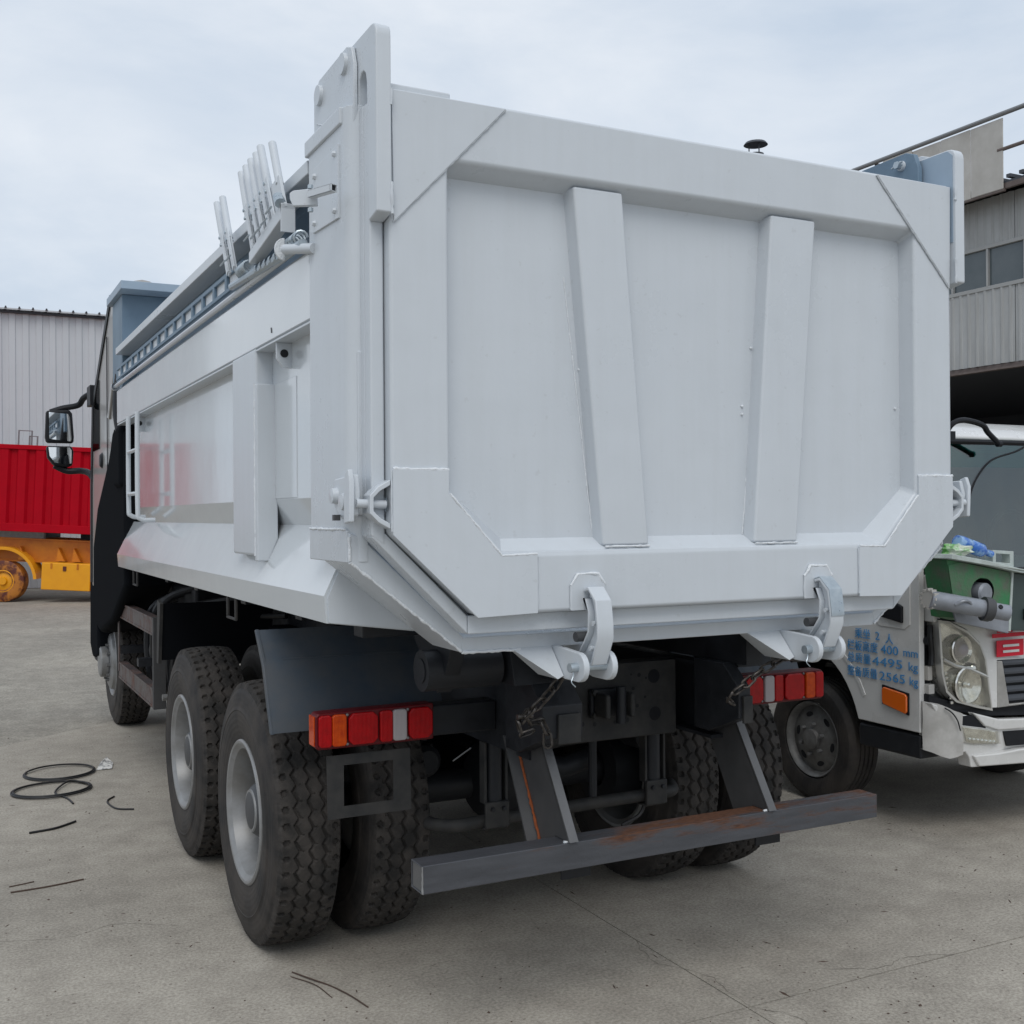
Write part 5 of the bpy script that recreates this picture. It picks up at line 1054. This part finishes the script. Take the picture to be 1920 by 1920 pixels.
b = D(); b.lathe([(-.30, 0), (-.29, .14), (-.27, .17), (.27, .17), (.29, .14), (.30, 0)], (-.92, 5.2, .80), 'y', 26); dp('air_tank', b, 'chassis', dt)
b = D(); b.lathe([(-.35, 0), (-.33, .12), (.33, .12), (.35, 0)], (-.95, 4.55, .62), 'y', 22); dp('air_tank', b, 'black_plastic', dt)
b = D(); b.slab([(-1.26, 3.93, 1.26), (-.55, 3.93, 1.26), (-.55, 4.00, .90), (-1.26, 4.00, .90)], (0, .012, 0)); fl_ = dp('front_flap', b, 'matte_black', dt)
b = D(); b.slab([(-1.265, 3.92, 1.26), (-1.265, 3.995, .88), (-1.265, 4.06, .88), (-1.265, 4.02, 1.28)], (.02, 0, 0)); dp('flap_bracket', b, 'chassis_dusty', fl_)
b = D(); b.box(.55, 1.26, 3.93, 3.95, .9, 1.26); b.box(.55, 1.26, 2.9, 3.93, 1.25, 1.262); dp('front_flap', b, 'black_plastic', dt)
for y_ in (4.75, 1.9):
    b = D(); b.tube([(-1.30, y_, 1.43), (-1.30, y_, 1.34), (-1.30, y_-.16, 1.34), (-1.30, y_-.16, 1.43)], .008, 6); dp('rope_hook', b, 'chassis_dusty')
b = D(); b.tube([(-.95, 3.75, .86), (-1.12, 3.75, .80)], .02, 8); b.box(-1.14, -1.08, 3.7, 3.8, .72, .80); dp('valve', b, 'black_plastic')
b = D(); b.lathe([(-.01, 0), (-.01, .022), (.02, .022)], (-1.16, 4.42, .60), 'x', 10); dp('valve_cap', b, 'rim_silver')
# ---------------------------------------------------------------- cab
prof = [(5.95, 1.15), (5.95, 3.42), (6.05, 3.52), (6.32, 3.58), (6.45, 3.53), (7.53, 2.85), (7.72, 2.1), (7.76, 1.15)]
b = D(); b.prism(prof, 'x', -1.235, 1.235); cab = dp('cab', b, 'cab_white', dt, .04, 3)
b = D(); b.slab([(-1.246, 6.36, 3.615), (-1.246, 7.555, 2.865), (-1.246, 7.60, 2.83), (-1.246, 7.76, 2.10), (-1.246, 7.80, 1.2), (-1.246, 7.70, 1.2), (-1.246, 7.66, 2.08), (-1.246, 7.50, 2.80), (-1.246, 6.33, 3.54)], (.03, 0, 0)); dp('pillar_trim', b, 'black_plastic', cab, .004)
b = D(); b.slab([(-1.243, 7.10, 2.40), (-1.243, 7.55, 2.40), (-1.243, 7.42, 2.80), (-1.243, 7.10, 3.0)], (.012, 0, 0)); dp('door_window', b, 'cab_glass', cab)
b = D(); b.slab([(-1.245, 6.55, 1.3), (-1.245, 6.57, 1.3), (-1.245, 6.57, 3.3), (-1.245, 6.55, 3.3)], (.006, 0, 0)); dp('door_gap', b, 'black_plastic', cab)
b = D(); b.slab([(-1.242, 6.02, 3.3), (-1.252, 6.10, 2.95), (-1.252, 6.40, 2.6), (-1.252, 6.5, 2.62), (-1.252, 6.18, 3.0), (-1.252, 6.1, 3.3)], (.02, 0, 0)); dp('cab_crease', b, 'cab_white', cab, .008)
b = D(); b.lathe([(-.022, 0), (-.02, .05), (0, .07)], (-1.236, 6.95, 2.29), 'x', 16); dp('door_handle', b, 'black_plastic', cab)
b = D(); b.lathe([(0, .13), (.10, .12), (.16, .07), (.18, 0)], (-1.0, 6.25, 3.56), 'z', 18); dp('beacon', b, 'cab_white', cab)
fair = [(6.32, 2.30), (7.10, 1.90), (7.42, 1.55), (7.45, .86), (6.98, .80), (6.25, .95), (5.46, 1.28), (5.44, 2.44), (5.60, 2.50), (6.10, 2.50)]
b = D(); b.prism(fair, 'x', -1.262, -.9); dp('rear_fairing', b, 'matte_black', cab, .05, 4)
b = D(); b.box(-1.29, -1.0, 5.50, 5.86, 2.02, 2.50); dp('air_intake', b, 'matte_black', cab, .05, 4)
b = D(); b.tube(smooth_path([(-1.22, 5.70, 2.45), (-1.23, 5.78, 2.6), (-1.22, 5.84, 2.75), (-1.2, 5.86, 2.9)], 5), [.07]*16, 12); dp('intake_snorkel', b, 'black_plastic', cab)
b = D(); b.prism([(7.40, .55), (7.46, 1.3), (7.95, 1.3), (7.98, .60), (7.8, .5)], 'x', -1.23, -.8); dp('step_panel', b, 'matte_black', cab, .03)
b = D(); b.box(-1.2, 1.2, 7.6, 7.98, .45, 1.2); dp('front_bumper', b, 'black_plastic', cab, .04)
# mirror
mr_ = D(); mr_.prism([(-1.60, 2.80), (-1.40, 2.815), (-1.372, 2.78), (-1.358, 2.56), (-1.362, 2.50), (-1.598, 2.50), (-1.61, 2.55)], 'y', 8.0, 8.10); mir = dp('mirror', mr_, 'black_plastic', cab, .02, 3)
b = D(); b.prism([(-1.577, 2.785), (-1.412, 2.772), (-1.395, 2.74), (-1.382, 2.55), (-1.384, 2.515), (-1.575, 2.535)], 'y', 7.992, 7.999); o = dp('mirror_glass', b, 'mirror', mir)
b = D(); b.prism([(-1.60, 2.47), (-1.375, 2.47), (-1.362, 2.42), (-1.372, 2.29), (-1.42, 2.27), (-1.54, 2.29), (-1.59, 2.36)], 'y', 8.0, 8.10); ml = dp('lower_mirror', b, 'black_plastic', mir, .02, 3)
b = D(); b.prism([(-1.583, 2.458), (-1.40, 2.458), (-1.382, 2.43), (-1.385, 2.31), (-1.42, 2.296), (-1.53, 2.315), (-1.573, 2.375)], 'y', 7.990, 7.998); dp('mirror_glass', b, 'mirror', ml)
b = D(); b.tube(smooth_path([(-1.56, 8.05, 2.79), (-1.45, 8.05, 2.83), (-1.32, 8.0, 2.86), (-1.28, 7.9, 2.92), (-1.20, 7.7, 2.97)], 6), .028, 10); b.box(-1.27, -1.19, 7.5, 7.75, 2.82, 3.0); dp('mirror_arm', b, 'black_plastic', mir)
b = D(); b.tube(smooth_path([(-1.53, 8.05, 2.29), (-1.42, 8.05, 2.24), (-1.30, 8.0, 2.24), (-1.24, 7.85, 2.21), (-1.2, 7.7, 2.12)], 6), .03, 10); dp('mirror_arm', b, 'black_plastic', mir)
# ================================================================== litter on the yard
def ground_tube(n, pts, r, mat, label, cat, group=None, sub=8):
    q = smooth_path([(x, y, r+z) for x, y, z in pts], sub); b = M(); b.tube(q, r, 7); return tag(part(n, b, mat), label, cat, group)
lp_ = []
for k in range(26):      # two turns, far loop then near loop
    t = k/25; a = R(150+720*t)
    lp_.append((-1.715+.245*(1-.08*t)*math.cos(a), 5.49+.27*(1-.18*t)*math.sin(a), .002+.012*t))
ground_tube('cable_coil', lp_, .006, 'wire_black', 'black cable coiled in a loop beside the scrap of paper', 'cable', sub=5)
lp_ = []
for k in range(30):
    t = k/29; a = R(20+760*t)
    lp_.append((-1.81+.262*(1-.10*t)*math.cos(a), 4.95+.25*(1-.22*t)*math.sin(a)-.0, .002+.010*t))
lp_ += [(-1.80, 4.86, .004), (-1.74, 4.66, 0), (-1.72, 4.50, 0)]
ground_tube('cable_coil', lp_, .0065, 'wire_black', 'black cable coil with a loose tail, nearer of the two coils', 'cable', sub=5)
ground_tube('cable_offcut', [(-1.459, 4.569, 0), (-1.51, 4.48, 0), (-1.516, 4.38, 0), (-1.484, 4.23, 0), (-1.392, 4.166, 0)], .006, 'wire_black', 'short curved offcut of black cable between coils and wheel', 'cable')
ground_tube('cable_offcut', [(-2.02, 3.896, 0), (-1.887, 3.926, 0), (-1.80, 3.99, 0), (-1.751, 4.037, 0)], .007, 'wire_black', 'short straight offcut of black cable below the coils', 'cable')
ground_tube('twig', [(-2.174, 2.81, 0), (-2.0, 2.82, 0), (-1.829, 2.856, 0)], .004, 'twig', 'long thin brown twig at the left edge', 'twig')
ground_tube('twig', [(-2.176, 2.911, 0), (-2.11, 2.925, 0), (-2.058, 2.94, 0)], .003, 'twig', 'short thin brown twig above the long one', 'twig')
ground_tube('wire_scrap', [(-1.205, 1.208, 0), (-1.16, 1.10, .004), (-1.107, 1.005, 0), (-1.07, .88, .003), (-1.041, .754, 0)], .003, 'twig', 'thin bent wire on the concrete below the rear wheel', 'wire')
ground_tube('wire_scrap', [(-1.222, 1.169, 0), (-1.16, 1.04, .003), (-1.135, .90, 0)], .002, 'twig', 'short thin wire beside the bent wire', 'wire')
b = M(); b.add([(-1.47, 5.46, .004), (-1.36, 5.45, .006), (-1.33, 5.62, .012), (-1.37, 5.68, .05), (-1.42, 5.60, .03)], [(0, 1, 4), (1, 2, 4), (2, 3, 4), (3, 0, 4)])
tag(part('paper_scrap', b, 'paper'), 'small white scrap of paper beside the far cable coil', 'paper')
# loose grit scattered on the concrete
rg = random.Random(11); gb = M()
for k in range(2200):
    u = rg.random(); x = -3.2+rg.random()*6.2; y = -1.8+9.0*u*u
    if abs(x) < 1.35 and y > .9 and rg.random() < .7: continue
    r_ = rg.uniform(.0015, .005)*(1.6 if rg.random() < .06 else 1); a = rg.uniform(0, 6.28); l_ = r_*rg.uniform(1, 7 if rg.random() < .2 else 1.6)
    c, s = math.cos(a), math.sin(a); h_ = r_*.7
    gb.add([(x+c*l_, y+s*l_, .0), (x-s*r_, y+c*r_, 0), (x-c*l_, y-s*l_, 0), (x+s*r_, y-c*r_, 0), (x, y, h_)], [(0, 1, 4), (1, 2, 4), (2, 3, 4), (3, 0, 4)])
gr3 = part('grit', gb, 'twig'); gr3['kind'] = 'stuff'; gr3['label'] = 'scattered grit and small debris on the concrete yard'; gr3['category'] = 'grit'
